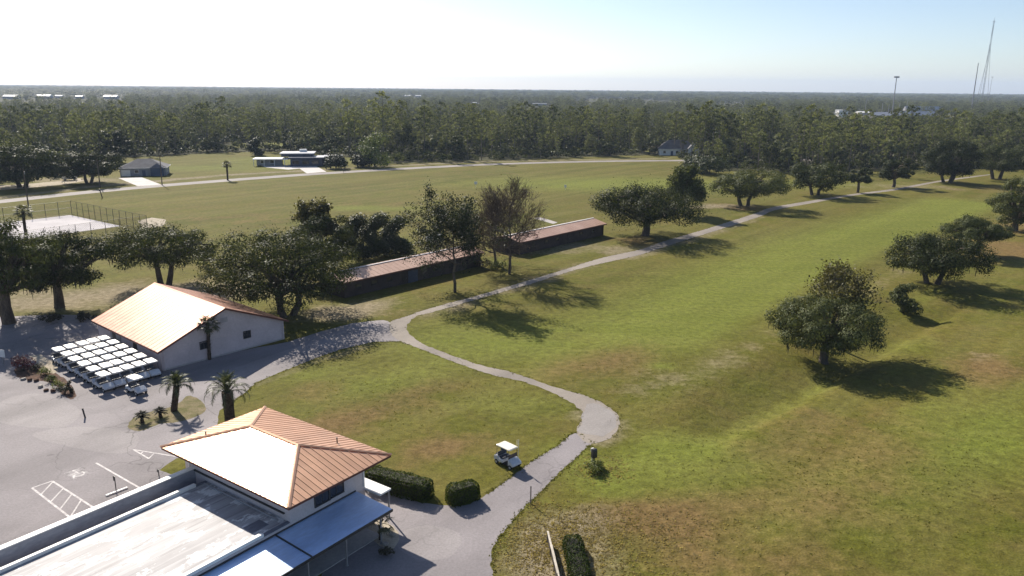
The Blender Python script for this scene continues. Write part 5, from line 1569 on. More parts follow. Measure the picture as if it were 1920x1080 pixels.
# ---- golf carts (nose towards +x)
def cart_tree(name, label, group, roof_m, flag=False):
    root = empty(name); tag(root, label, 'golf cart', group)
    W2 = 0.58
    mb = MB()   # rear body with the bag well and swept fenders
    mb.profile([(-1.22, 0.34), (-1.0, 0.28), (-0.1, 0.28), (-0.1, 0.52), (-0.3, 0.62), (-0.68, 0.66), (-0.74, 0.80), (-1.1, 0.80), (-1.24, 0.66)], -W2, W2)
    mb.build('rear_body', M['cart_body'], root, 0.05)
    mb = MB(); mb.box(-1.14, -0.76, -0.42, 0.42, 0.803, 0.84); mb.build('bag_well', M['cart_seat'], root)
    mb = MB()   # front cowl
    mb.profile([(0.58, 0.30), (1.18, 0.30), (1.26, 0.44), (1.20, 0.58), (0.86, 0.78), (0.66, 0.90), (0.58, 0.88)], -W2, W2)
    mb.build('front_cowl', M['cart_body'], root, 0.06)
    mb = MB(); mb.box(-0.11, 0.60, -W2 + 0.02, W2 - 0.02, 0.24, 0.30); mb.build('floor', M['rubber'], root)
    mb = MB(); mb.box(-0.58, -0.06, -0.52, 0.52, 0.665, 0.79); mb.build('seat', M['cart_seat'], root, 0.04)
    mb = MB(); mb.hexa([(-0.70, -0.52, 0.82), (-0.58, -0.52, 0.80), (-0.58, 0.52, 0.80), (-0.70, 0.52, 0.82)], [(-0.80, -0.52, 1.16), (-0.70, -0.52, 1.17), (-0.70, 0.52, 1.17), (-0.80, 0.52, 1.16)])
    mb.build('backrest', M['cart_seat'], root, 0.035)
    mb = MB()   # canopy: shallow tray with rounded corners
    c = [(-0.95, -0.50), (-0.85, -0.57), (0.68, -0.57), (0.80, -0.48), (0.80, 0.48), (0.68, 0.57), (-0.85, 0.57), (-0.95, 0.50)]
    n = len(c)
    lo = [(x, y, 1.76) for x, y in c]; mi_ = [(x, y, 1.83) for x, y in c]; hi_ = [(x * 0.9 - 0.005, y * 0.88, 1.875) for x, y in c]
    mb.add(lo + mi_ + hi_, [tuple(range(n - 1, -1, -1)), tuple(range(2 * n, 3 * n))] + [(i, (i + 1) % n, n + (i + 1) % n, n + i) for i in range(n)] + [(n + i, n + (i + 1) % n, 2 * n + (i + 1) % n, 2 * n + i) for i in range(n)])
    mb.build('canopy', roof_m, root)
    for s in (-1, 1):
        mb = MB(); mb.tube([(0.68, s * 0.53, 0.88), (0.62, s * 0.53, 1.76)], 0.022, 5); mb.build('strut', M['dark_metal'], root)
        mb = MB(); mb.tube([(-1.0, s * 0.53, 0.78), (-0.84, s * 0.53, 1.2), (-0.82, s * 0.53, 1.76)], 0.022, 5); mb.build('strut', M['dark_metal'], root)
        mb = MB(); mb.tube([(1.19, s * 0.36, 0.60), (1.235, s * 0.36, 0.52)], 0.075, 8); mb.build('headlight', M['white'], root)
    mb = MB(); mb.tube([(0.62, -0.27, 0.80), (0.36, -0.27, 1.0)], 0.025, 5)
    ring = [np.array([0.35, -0.27, 1.01]) + 0.17 * (math.cos(w) * np.array([0, 1, 0]) + math.sin(w) * np.array([0.62, 0, 0.78])) for w in np.linspace(0, 6.283, 13)]
    mb.tube(ring, 0.018, 4); mb.build('steering_wheel', M['dark_metal'], root)
    mb = MB(); mb.box(0.655, 0.665, -0.50, 0.50, 0.92, 1.30); mb.build('windscreen', M['glass_dark'], root) if flag else None
    mb = MB(); mb.tube([(-1.26, -0.5, 0.36), (-1.26, 0.5, 0.36)], 0.04, 6); mb.build('bumper', M['rubber'], root)
    for x in (-0.85, 0.88):
        for s in (-1, 1):
            mb = MB(); mb.tube([(x, s * 0.46, 0.22), (x, s * 0.47, 0.22), (x, s * 0.61, 0.22), (x, s * 0.62, 0.22)], [0.17, 0.22, 0.22, 0.17], 14); w_ = mb.build('wheel', M['rubber'], root)
            mb = MB(); mb.tube([(x, s * 0.6215, 0.22), (x, s * 0.632, 0.22)], [0.12, 0.09], 10); mb.build('hub', M['hub'], w_)
    if flag:
        mb = MB(); mb.tube([(0.84, 0.50, 0.80), (0.88, 0.53, 2.62)], 0.016, 5); mb.build('flag_pole', M['white'], root)
        mb = MB(); mb.hexa([(0.56, 0.51, 2.02), (0.862, 0.525, 1.98), (0.862, 0.537, 1.98), (0.56, 0.522, 2.02)], [(0.60, 0.47, 2.46), (0.872, 0.525, 2.6), (0.872, 0.537, 2.6), (0.60, 0.482, 2.46)]); mb.build('flag', M['flag'], root)
        mb = MB(); mb.tube([(-0.93, 0.22, 0.84), (-0.98, 0.22, 1.5)], [0.12, 0.13], 8); b_ = mb.build('golf_bag', M['dark_wall'], root)
        mb = MB(); [mb.tube([(-0.98 + 0.04 * k, 0.2 + 0.03 * k, 1.48), (-1.0 + 0.06 * k, 0.17 + 0.06 * k, 1.72)], 0.014, 4) for k in (-1, 0, 1)]; mb.build('club', M['grey_metal'], b_)
    return root
ORD = ['first', 'second', 'third', 'fourth', 'fifth', 'sixth']
proto = cart_tree('golf_cart', 'golf cart', 'white roofed golf carts parked beside the shed', M['cart_white'])
zc_ = 1.84
pA0, pA1, pB1 = g2(111, 654, zc_), g2(193, 701, zc_), g2(196, 633, zc_)
stepA, stepB = (pA1 - pA0) / 5, (pB1 - pA0) / 4
head = math.atan2(stepA[1], stepA[0])
rc = random.Random(4)
first = True
for i in range(6):
    for j in range(5):
        o = proto if first else copy_tree(proto)
        first = False
        p = pA0 + stepA * i + stepB * j
        o.location = (p[0] + rc.uniform(-.06, .06), p[1] + rc.uniform(-.06, .06), 0.006)
        o.rotation_euler.z = head + rc.uniform(-.06, .06)
        o['label'] = 'white roofed golf cart, %s from the shed wall in the %s row from the back' % (ORD[4 - j], ORD[i]) if i < 5 else 'white roofed golf cart, %s from the shed wall in the front row of the block' % ORD[4 - j]
o = copy_tree(proto)
p = g2(253, 707, zc_)
o.location = (p[0], p[1], 0.006); o.rotation_euler.z = head + 0.12
o['label'] = 'white roofed golf cart parked alone in front of the parked block'
pc = (g2(934.3, 833.8, 1.84) + g2(958.7, 844.1, 1.84) + g2(943, 827.5, 1.84) + g2(972, 838.5, 1.84)) / 4
hd_ = g2(958.7, 844.1, 1.84) - g2(934.3, 833.8, 1.84)
fc = cart_tree('golf_cart', 'golf cart with cream roof and small yellow flag parked beside the path', None, M['cart_cream'], True)
fc.location = (pc[0], pc[1], 0.0); fc.rotation_euler.z = math.atan2(hd_[1], hd_[0]) - 0.05

# ---- small things round the clubhouse and the path
p = g2(1110, 866)
bw = empty('ball_washer', (p[0], p[1], tz(*p)), R(-60)); tag(bw, 'dark ball washer with white post standing in the shrub by the path', 'ball washer')
mb = MB(); mb.box(-0.05, 0.05, -0.05, 0.05, -0.1, 1.0); mb.build('post', M['white'], bw)
mb = MB(); mb.profile([(0.08, 0.55), (0.46, 0.55), (0.50, 0.75), (0.50, 1.25), (0.40, 1.42), (0.16, 1.42), (0.08, 1.3)], -0.22, 0.22); mb.build('box', M['dark_metal'], bw, 0.03)
mb = MB(); mb.box(0.22, 0.34, -0.06, 0.06, -0.1, 0.56); mb.build('pedestal', M['dark_metal'], bw)
mb = MB(); mb.box(-0.09, 0.09, -0.14, 0.14, 1.0, 1.38); mb.build('towel_box', M['cart_white'], bw, 0.02)
p = g2(995, 944)
po = empty('marker_post', (p[0], p[1], 0)); tag(po, 'thin dark stake at the grass edge where driveway meets path', 'stake')
mb = MB(); mb.tube([(0, 0, -0.1), (0, 0, 1.45)], 0.045, 7); mb.build('stake', M['wood_dark'], po)
mb = MB(); mb.tube([(0, 0, 1.452), (0, 0, 1.55)], 0.055, 7); mb.build('cap', M['dark_metal'], po)
p = g2(160, 783)
po = empty('bollard', (p[0], p[1], 0)); tag(po, 'short dark leaning bollard in the open car park', 'bollard')
mb = MB(); mb.tube([(0, 0, -0.1), (-0.16, 0, 0.95)], 0.085, 9); mb.build('post', M['dark_metal'], po)
mb = MB(); mb.tube([(-0.16, 0, 0.952), (-0.17, 0, 1.02)], [0.1, 0.06], 9); mb.build('cap', M['dark_metal'], po)
def sign_post(label, x, y, ytop, w, h_, rz):
    p = g2(x, y); h = top_h(p, ytop)
    so_ = empty('parking_sign', (p[0], p[1], 0), rz); tag(so_, label, 'sign')
    mb = MB(); mb.box(-0.03, 0.03, -0.03, 0.03, 0, h); mb.build('post', M['dark_metal'], so_)
    mb = MB(); mb.box(-w / 2, w / 2, -0.055, -0.033, h - h_, h + 0.02); mb.build('sign_plate', M['dark_metal'], so_, 0.008)
    return so_
sign_post('dark parking sign on a post behind the bumper block', 218, 921, 893, 0.34, 0.42, R(CF.ang - 90))
sign_post('low dark sign post in the grass strip by the parapet', 298, 892, 880, 0.26, 0.28, R(CF.ang - 90))
p = g2(7, 684)
sg = empty('sign_board', (p[0], p[1], 0.004), R(-20)); tag(sg, 'pale sign board on a post in shade at the left photo edge', 'sign')
mb = MB(); mb.box(-0.05, 0.05, -0.05, 0.05, 0, 1.9); mb.build('post', M['grey_metal'], sg)
mb = MB(); mb.box(-0.55, 0.55, -0.09, -0.053, 1.0, 1.95); mb.build('board', M['white'], sg, 0.01)
a, b_ = g2(198, 931), g2(240, 915)
L = float(np.hypot(*(b_ - a)))
bo = empty('wheel_stop', (a[0], a[1], 0.004), math.atan2(b_[1] - a[1], b_[0] - a[0])); tag(bo, 'pale concrete wheel stop in the disabled parking bay', 'wheel stop')
mb = MB(); mb.profile([(0, 0), (L, 0), (L - 0.04, 0.12), (0.04, 0.12)], -0.09, 0.09); mb.build('block', M['white'], bo, 0.02)
for t in (0.15, 0.85):
    mb = MB(); mb.tube([(L * t, 0, 0.115), (L * t, 0, 0.135)], 0.025, 6); mb.build('bolt', M['dark_metal'], bo)

# board fence running away in the lower grass
a, b_ = g2(1027, 996, 0.95), g2(1054, 1105, 0.95)
L = float(np.hypot(*(b_ - a)))
bf = empty('board_fence', (a[0], a[1], 0), math.atan2(b_[1] - a[1], b_[0] - a[0])); tag(bf, 'narrow weathered board fence with top rail coloured as sunlit in rough grass', 'fence')
n = 5
for k in range(n):
    mb = MB(); mb.box(L * k / (n - 1) - 0.06, L * k / (n - 1) + 0.06, -0.055, 0.055, -0.1, 0.93); mb.build('post', M['wood_dark'], bf)
rsf = random.Random(9)
for k in range(n - 1):
    x0, x1 = L * k / (n - 1), L * (k + 1) / (n - 1)
    mb = MB(); mb.box(x0 + 0.01, x1 - 0.01, -0.07 + rsf.uniform(-.02, .02), 0.07 + rsf.uniform(-.02, .02), 0.932, 0.975); mb.build('top_rail', M['wood_sunlit'], bf)  # sunlit top put into the rail's pale colour, shade into the boards
    for z in (0.16, 0.52):
        if k == 3 and z > 0.5: continue
        mb = MB(); mb.box(x0 + 0.07, x1 - 0.07, -0.02, 0.02, z, z + 0.26); mb.build('board', M['wood_dark'], bf)
# hedges
hedge('hedge', 'clipped hedge stump beside the board fence in lower grass', g2(1072, 1022, 0.0) + np.array([0.0, 0.0]), g2(1096, 1130), 1.35, 1.05, 'hedge_leaf', 21)
hedge('hedge', 'longer clipped hedge beside the clubhouse corner', g2(688, 907), g2(806, 936), 1.75, 1.55, 'hedge_leaf', 22)
hedge('hedge', 'short clipped hedge block between long hedge and golf cart', g2(841, 946), g2(895, 930), 1.5, 1.5, 'hedge_leaf', 23)

# palms
palm('palm', 'feather palm with leaning trunk at the edge of the car park', g2(326, 770), 2.7, 0.27, 26, 2.1, 31, False, (0.45, 0.25), 1.2)
palm('palm', 'stout feather palm behind the clubhouse roof with thick trunk', g2(432, 792), 3.3, 0.42, 34, 2.7, 32, False, (-0.1, 0.1), 1.35)
palm('palm', 'slender fan palm in front of the cart shed gable wall', g2(393, 674), 4.6, 0.17, 24, 1.5, 33, True, (0.15, 0), 1.15)
palm('palm', 'spindly small palm in the sand bed by the awning', g2(712, 1012), 1.5, 0.07, 9, 1.2, 34, True, (0.1, 0.1), 1.2)
palm('palm', 'lone cabbage palm on the lawn beside the road', g2(427, 338), 5.6, 0.26, 24, 1.9, 35, True, (0.1, 0), 1.2)
palm('palm', 'fan palm top rising above the leftmost oaks near the court', g2(52, 470), 8.0, 0.24, 24, 1.9, 36, True, (0.2, 0), 1.2)

# shrubs and stones of the beds
def spiky(name, label, xy, h, seed, leaf='dark_leaf'):
    """rosette of stiff pointed leaves (sago palm)"""
    rs = np.random.RandomState(seed)
    root = empty(name, (xy[0], xy[1], 0.0)); tag(root, label, 'shrub')
    mb = MB(); mb.tube([(0, 0, -0.05), (0, 0, h * 0.35)], [0.2, 0.16], 8); mb.build('stem', M['palm_bark'], root)
    v = [frond_mesh(seed + k, h * (0.85 + 0.1 * k), R(120), leaf, 12, 0.24, 0.3) for k in range(2)]
    for i in range(30):
        link('frond', v[i % 2], root, (0, 0, h * 0.34), (0, -R(-25 + 60 * (i / 29)), i * 2.39996 + rs.rand() * 0.3))
    return root
spiky('sago_shrub', 'dark round spiky shrub left of the pair by the car park', g2(267, 792), 1.15, 41)
spiky('sago_shrub', 'dark round spiky shrub right of the pair near the leaning palm', g2(301, 782), 1.05, 42)
shrub('red_shrub', 'dark red shrub at the shaded corner of the planting bed', g2(44, 694), 1.5, 1.4, 1.9, 'red_leaf', 43, 10, 120, 0.18)
for k, (x, y, r, h, lf, lb) in enumerate([(70, 694, 0.8, 0.7, 'dark_leaf', 'low dark shrub next to the red shrub'), (84, 703, 0.9, 0.85, 'weed_leaf', 'bright green low shrub in the middle of the planting bed'), (97, 716, 0.75, 0.7, 'hedge_leaf', 'green low shrub between bright shrub and the cart noses'),
                                      (110, 728, 0.85, 0.85, 'weed_leaf', 'yellow green shrub near the point of the planting bed'), (122, 738, 0.8, 0.9, 'dark_leaf', 'dark shrub at the tip of the planting bed'), (132, 735, 0.5, 1.5, 'dark_leaf', 'tall narrow dark shrub at the tip of the bed beside the carts')]):
    shrub('shrub', lb, g2(x, y), r, r, h, lf, 50 + k, 7, 70, 0.15)
rsb = random.Random(3)
for k, (x, y) in enumerate([(44, 712), (56, 714), (68, 715), (76, 726), (87, 733), (100, 735)]):
    p = g2(x, y)
    ro = empty('edging_rock', (p[0], p[1], 0.0), rsb.uniform(0, 3)); tag(ro, 'small edging rock beside the planting bed, %s from the red shrub' % ORD[k], 'rock', 'edging rocks along the planting bed')
    mb = MB(); c = [(0.34 * math.cos(w) * rsb.uniform(.8, 1.2), 0.26 * math.sin(w) * rsb.uniform(.8, 1.2)) for w in np.linspace(0, 6.283, 8)[:-1]]
    mb.slab(c, 0, rsb.uniform(.2, .32)); mb.build('rock', M['stone'] if k % 3 == 0 else M['mulch'], ro, 0.07)
for x, y, lb in [(735, 1004, 'round dark stone in the sand bed by the awning'), (722, 1022, 'low grey stone near the awning sand bed edge')]:
    p = g2(x, y)
    ro = empty('stone', (p[0], p[1], 0.0)); tag(ro, lb, 'stone')
    mb = MB(); mb.slab([(0.28 * math.cos(w), 0.22 * math.sin(w)) for w in np.linspace(0, 6.283, 9)[:-1]], 0, 0.22); mb.build('rock', M['stone'], ro, 0.06)
shrub('shrub', 'tangled low shrub round the foot of the ball washer', g2(1116, 884), 1.15, 1.0, 0.95, 'weed_leaf', 61, 10, 90, 0.16)
shrub('shrub', 'ragged dark clump beside the sand bed under the awning corner', g2(722, 1040), 0.8, 0.5, 0.6, 'dark_leaf', 62, 6, 60, 0.14)

# things out on the range
def range_marker(label, x, y, h, w=0.5):
    p = g2(x, y)
    ro = empty('yardage_marker', (p[0], p[1], 0)); tag(ro, label, 'marker')
    mb = MB(); mb.box(-0.06, 0.06, -0.06, 0.06, 0, h); mb.build('post', M['white'], ro)
    mb = MB(); mb.box(-w, w, -0.12, -0.063, h - 0.8, h + 0.1); mb.build('board', M['white'], ro)
range_marker('small pale yardage marker between the pine and bare tree tops', 892, 352, 2.0)
range_marker('faint pale yardage marker in the middle of the range grass', 1060, 356, 1.6, 0.35)
p = g2(738, 464)
ut = empty('utility_trailer', (p[0], p[1], 0), R(20)); tag(ut, 'small white utility trailer in shade beside the thicket', 'trailer')
mb = MB(); mb.box(-1.2, 1.2, -0.7, 0.7, 0.5, 0.62); mb.build('bed', M['grey_metal'], ut)
mb = MB(); mb.hexa([(-1.15, -0.65, 0.622), (1.15, -0.65, 0.622), (1.15, 0.65, 0.622), (-1.15, 0.65, 0.622)], [(-1.0, -0.55, 1.5), (0.8, -0.55, 1.5), (0.8, 0.55, 1.5), (-1.0, 0.55, 1.5)]); mb.build('cover', M['white'], ut, 0.06)
for s in (-1, 1):
    mb = MB(); mb.tube([(0, s * 0.72, 0.3), (0, s * 0.86, 0.3)], 0.3, 12); mb.build('wheel', M['rubber'], ut)
mb = MB(); mb.tube([(1.2, 0, 0.56), (2.1, 0, 0.45)], 0.05, 6); mb.build('drawbar', M['dark_metal'], ut)
p = g2(815, 478)
tk = empty('tank', (p[0], p[1], 0), R(25)); tag(tk, 'white tank on a stand behind the terracotta shed roof', 'tank')
mb = MB(); mb.tube([(-1.6, 0, 3.3), (-1.5, 0, 3.3), (1.5, 0, 3.3), (1.6, 0, 3.3)], [0.7, 0.9, 0.9, 0.7], 14); mb.build('tank', M['white'], tk, 0, True)
for x in (-1.1, 1.1):
    for y in (-0.6, 0.6):
        mb = MB(); mb.box(x - 0.07, x + 0.07, y - 0.07, y + 0.07, 0, 2.9); mb.build('leg', M['dark_metal'], tk)
p = g2(131, 338)
vn = empty('van', (p[0], p[1], 0), R(25)); tag(vn, 'white van parked half hidden under the dark roadside oaks', 'van')
mb = MB(); mb.profile([(-2.3, 0.45), (2.3, 0.45), (2.35, 1.1), (1.6, 1.3), (1.1, 2.1), (-2.25, 2.15), (-2.35, 1.2)], -0.95, 0.95); mb.build('body', M['white'], vn, 0.09)
mb = MB(); mb.hexa([(1.66, -0.8, 1.3), (1.68, -0.8, 1.29), (1.68, 0.8, 1.29), (1.66, 0.8, 1.3)], [(1.17, -0.75, 2.02), (1.2, -0.75, 2.03), (1.2, 0.75, 2.03), (1.17, 0.75, 2.02)]); mb.build('windscreen', M['glass_dark'], vn)
mb = MB(); mb.box(-0.2, 1.0, -0.97, -0.952, 1.3, 1.9); mb.build('window', M['glass_dark'], vn)
for x in (-1.4, 1.5):
    for s in (-1, 1):
        mb = MB(); mb.tube([(x, s * 0.8, 0.36), (x, s * 0.98, 0.36)], 0.36, 14); w_ = mb.build('wheel', M['rubber'], vn)
        mb = MB(); mb.tube([(x, s * 0.981, 0.36), (x, s * 1.0, 0.36)], 0.2, 10); mb.build('hub', M['hub'], w_)

# ------------------------------------------------------------------ trees that stand apart
def tree_px(name, label, x, y, xl, xr, ytop, ylow, seed, leaf='oak_leaf', moss=0, nc=28, per=200, size=0.42, stems=1, cat='tree', bark='bark', fuzz=0.1, top_k=1.0, trunk_r=None):
    """an oak standing at pixel x, y whose crown spans xl..xr, ytop..ylow in the photograph"""
    b_ = g2(x, y)
    s = px_m(b_)
    h = top_h(b_, ytop + 3)
    zb = max(0.8, top_h(b_, ylow))
    Wd = (xr - xl) / s * 1.05
    # the crown's near face hangs lower in the picture than its middle: shift it back up
    zb = min(zb + 0.09 * Wd, h * 0.5)
    h = max(h - 0.06 * Wd, zb + 2)
    asym = ((xl + xr) / 2 - x) / s
    meshes = oak_mesh(seed, h, Wd, zb, leaf, int(nc * 1.4), int(per * 1.65), size * 0.72, moss, trunk_r, stems, (asym * 1.2, 0), bark, fuzz, top_k)
    return place_tree(name, label, meshes, b_, cat)
tree_px('oak_tree', 'leftmost large dark oak with moss at the photo edge near the car park', 17, 606, -85, 105, 396, 560, 1, 'oak_leaf_b', 260, 34, 240, 0.44)
tree_px('oak_tree', 'dark oak with hanging moss second from the left edge', 112, 576, 40, 218, 420, 548, 2, 'oak_leaf_b', 280, 34, 230, 0.42)
tree_px('oak_tree', 'oak with forked trunk and moss standing behind the cart shed', 306, 535, 208, 392, 410, 510, 3, 'oak_leaf_b', 260, 32, 230, 0.42, 2)
tree_px('oak_tree', 'broad grey green oak with many stems right of the cart shed', 535, 590, 388, 655, 418, 575, 4, 'oak_leaf', 420, 46, 260, 0.42, 3)
tree_px('oak_tree', 'dark oak rising behind the broad grey green oak', 606, 520, 545, 668, 392, 500, 5, 'oak_leaf_b', 60, 24, 210, 0.46)
tree_px('oak_tree', 'round dense oak with low crown right of the shed with white ridge glint', 1210, 442, 1120, 1304, 332, 432, 6, 'oak_leaf_b', 160, 36, 260, 0.5, 1, fuzz=0.07)
tree_px('oak_tree', 'oak with umbrella crown left of the row along the fairway path', 1395, 387, 1346, 1478, 308, 378, 7, 'oak_leaf', 60, 30, 190, 0.62, 2)
tree_px('oak_tree', 'second oak of the row along the far path, wide and dark', 1528, 366, 1484, 1592, 296, 362, 8, 'oak_leaf_b', 60, 24, 170, 0.68, 2)
tree_px('oak_tree', 'smallest oak of the row along the far path', 1608, 361, 1588, 1636, 308, 346, 9, 'oak_leaf_b', 0, 16, 130, 0.66)
tree_px('oak_tree', 'compact oak right of the smallest one in the far row', 1675, 351, 1652, 1716, 292, 342, 10, 'oak_leaf', 0, 20, 150, 0.68)
tree_px('oak_tree', 'tall dark mossy oak with several stems at the far end of the fairway', 1776, 342, 1736, 1834, 254, 336, 11, 'oak_leaf_b', 120, 30, 200, 0.72, 3)
tree_px('oak_tree', 'dark oak at far right end of the fairway beside the mossy oak', 1868, 336, 1836, 1945, 262, 326, 12, 'oak_leaf_b', 80, 30, 200, 0.74, 2)
tree_px('oak_tree', 'bright green oak cut by the right edge of the photo', 1902, 433, 1860, 1962, 320, 428, 13, 'oak_leaf', 0, 28, 200, 0.55)
tree_px('oak_tree', 'dark round oak behind the mossy oak on the right fairway', 1832, 478, 1764, 1868, 396, 456, 14, 'oak_leaf_b', 0, 28, 220, 0.45)
tree_px('oak_tree', 'spreading dark oak with two stems on the right fairway', 1748, 532, 1678, 1854, 426, 524, 15, 'oak_leaf_b', 150, 36, 240, 0.44, 2)
tree_px('oak_tree', 'large grey green oak with moss in the middle of right fairway', 1545, 665, 1458, 1650, 534, 642, 16, 'oak_leaf', 420, 44, 300, 0.34, 1)
shrub('small_tree', 'low leaning bushy tree between the two big fairway oaks', g2(1692, 578), 2.5, 2.2, 4.6, 'oak_leaf', 17, 22, 150, 0.34, 'tree')
tree_px('small_tree', 'tiny sapling below the bright oak at right edge', 1887, 440, 1880, 1896, 408, 434, 18, 'oak_leaf_y', 0, 6, 60, 0.4)
# the taller thin-crowned tree behind the middle fairway oak
def placed(name, label, meshes, x, y, cat='tree', rz=0.0):
    return place_tree(name, label, meshes, g2(x, y), cat, None, rz)
b_ = g2(1568, 640); h = top_h(b_, 484)
placed('thin_tree', 'tall thin crowned yellowish tree rising behind the middle fairway oak', twig_tree(61, h, h * 0.42, 0.42, 4, 0.26, 'oak_leaf_y', 5, 0.34, 'bark_pale', 0.0, 'thin_tree', 0.8, 0.5, 0.55, l0=h * 0.17), 1568, 640)
# tall pine by the path
b_ = g2(853, 548); h = top_h(b_, 346)
placed('pine_tree', 'tall pine with straight trunk and sparse lower branches by the path', twig_tree(72, h, h * 0.30, 0.5, 4, 0.30, 'thicket_leaf', 17, 0.30, 'bark', -0.3, 'pine', 0.7, 0.15, 0.45, l0=h * 0.22), 853, 548)
# bare reddish trees right of it
b_ = g2(955, 514); h = top_h(b_, 328)
placed('bare_tree', 'tall bare reddish brown tree next to the pine by the path', twig_tree(83, h, h * 0.2, 0.40, 5, 0.30, 'rust_leaf', 1, 0.20, 'bark_twig', 0.0, 'bare_tree', 0.5, 0.30, 0.35, l0=h * 0.165, kn_=(3, 4), ratio=0.77), 955, 514)
b_ = g2(928, 498); h = top_h(b_, 362)
placed('bare_tree', 'shorter bare tree with crooked limbs behind the tall bare tree', twig_tree(94, h, h * 0.2, 0.5, 5, 0.28, 'rust_leaf', 2, 0.24, 'bark_twig', 0.1, 'bare_tree', 0.7, 0.25, 0.4, l0=h * 0.24), 928, 498)
# the pine whose branches show right of the round oak
b_ = g2(1283, 404); h = top_h(b_, 312)
placed('pine_tree', 'pine with open layered branches right of the round dense oak', twig_tree(105, h, h * 0.3, 0.5, 4, 0.28, 'pine_leaf', 9, 0.6, 'bark', 0.3, 'pine', 0.8, 0.1, 0.5, l0=h * 0.18), 1283, 404)
b_ = g2(590, 512); h = top_h(b_, 380)
placed('pine_tree', 'open topped tree with forked crown above the broad oak', twig_tree(116, h, h * 0.5, 0.45, 4, 0.26, 'oak_leaf_y', 10, 0.5, 'bark_pale', 0.0, 'pine', 0.9, 0.3, 0.5, l0=h * 0.14), 590, 512)
# dark thicket behind the first brick shed
for k, (x, y, xl, xr, yt, lb) in enumerate([(668, 486, 640, 706, 404, 'left part of the dark dense thicket behind the brick shed'), (706, 480, 676, 742, 402, 'middle part of the dark dense thicket behind the brick shed'), (742, 474, 712, 772, 408, 'right part of the dark dense thicket behind the brick shed')]):
    bb = g2(x, y); s = px_m(bb); h = top_h(bb, yt)
    shrub('thicket', lb, bb, (xr - xl) / s / 2 * 1.05, (xr - xl) / s / 2, h * 1.02, 'thicket_leaf', 130 + k, 40, 190, 0.42, 'thicket')
# low growth under and around
for k, (x, y, r, h, lf, lb) in enumerate([(905, 503, 2.2, 1.8, 'rust_leaf', 'brownish scrub between the pine and bare tree trunks'), (930, 505, 2.0, 1.4, 'weed_leaf', 'low green scrub at the foot of the bare trees'), (390, 510, 2.4, 4.2, 'oak_leaf', 'upright bush left of the broad oak crown'),
                                      (160, 600, 1.8, 0.9, 'dark_leaf', 'low dark scrub under the second oak'), (95, 604, 2.2, 1.0, 'dark_leaf', 'low dark scrub between the two leftmost oak trunks'), (400, 548, 1.6, 0.6, 'dark_leaf', 'flat dark brush heap behind the shed roof'), (470, 560, 0.9, 0.8, 'dark_leaf', 'small dark brush heap left of the broad oak trunk')]):
    shrub('scrub', lb, g2(x, y), r, r, h, lf, 150 + k, 9, 80, 0.26)
for k, (x, y, r, h, lf, lb) in enumerate([(630, 316, 5.0, 5.6, 'thicket_leaf', 'round dark bush by the modern house drive'), (702, 312, 7.5, 13.5, 'lime_leaf', 'bright green rounded tree at the wood edge above the road'), (680, 313, 5, 5.0, 'thicket_leaf', 'dark bush left of the bright green tree'),
                                          (612, 305, 3.2, 4.0, 'thicket_leaf', 'small dark bush between modern house and round bush'), (479, 291, 4.0, 8.5, 'thicket_leaf', 'dark conical evergreen left of the modern house'), (1330, 326, 9, 7, 'thicket_leaf', 'wide dark bush at the wood edge left of the umbrella oak'),
                                          (1300, 322, 7, 6, 'thicket_leaf', 'dark bush beside the road end near the white house')]):
    shrub('bush', lb, g2(x, y), r, r, h, lf, 170 + k, 22, 120, 0.8)
tree_px('oak_tree', 'large dark roadside oak at far left above the road', 40, 352, -40, 105, 262, 348, 21, 'oak_leaf_b', 0, 34, 170, 0.9, 2)
tree_px('oak_tree', 'dark roadside oak left of the grey house', 165, 344, 120, 228, 276, 340, 22, 'oak_leaf', 0, 28, 170, 0.85, 2)
tree_px('oak_tree', 'rounded dark oak standing behind the grey house roof', 214, 306, 182, 246, 236, 300, 23, 'oak_leaf_b', 0, 26, 150, 1.0)

# rough weeds in the lower grass: too many to count
rs = np.random.RandomState(77)
pts = []
for (x, y, sx, sy, n_) in [(1030, 1030, 3.2, 3.0, 1500), (1090, 985, 4.5, 2.5, 900), (1160, 1050, 4.0, 3.5, 700), (1125, 880, 2.0, 1.5, 300), (988, 945, 1.0, 0.7, 140), (1250, 990, 5, 3, 300)]:
    c0 = g2(x, y)
    for _ in range(n_):
        pts.append(c0 + rs.normal(size=2) * np.array([sx, sy]) * 0.75)
pts = np.array(pts)
ap = np.array(smooth_closed([g2(*p) for p in apron], 0.7, 0, 5))
keep = ~inside_poly(pts[:, 0], pts[:, 1], list(ap)) & ~inside_poly(pts[:, 0], pts[:, 1], [g2(*p) for p in path_edge]) & (seg_dist(pts[:, 0], pts[:, 1], list(ap)) > 0.25)
keep &= np.array([np.linalg.norm(q - g2(1040, 1050)) > 0.1 for q in pts])
pts = pts[keep]
k = len(pts) * 4
c = np.repeat(pts, 4, 0) + rs.normal(size=(k, 2)) * 0.10
zz_ = terrain(c[:, 0], c[:, 1])
hh = 0.03 + 0.07 * rs.rand(k) ** 2
w = rs.rand(k) * 6.283
dx = np.stack([np.cos(w), np.sin(w), np.zeros(k)], 1) * (0.03 + 0.05 * rs.rand(k))[:, None]
lean = np.stack([rs.normal(size=k) * 0.06, rs.normal(size=k) * 0.06, hh], 1)
B0 = np.stack([c[:, 0], c[:, 1], zz_], 1)
V = np.stack([B0 - dx, B0 + dx, B0 + lean + dx * 0.3, B0 + lean - dx * 0.3], 1).reshape(-1, 3)
M['dry_weed'] = leaf_mat('dry_weed', (0.22, 0.18, 0.09), (0.38, 0.32, 0.18), 0.25, 0.6, 0.03)
tag(link('rough_grass', arr_mesh('rough_grass', V, 4, [M['dry_weed']])), kind='stuff')

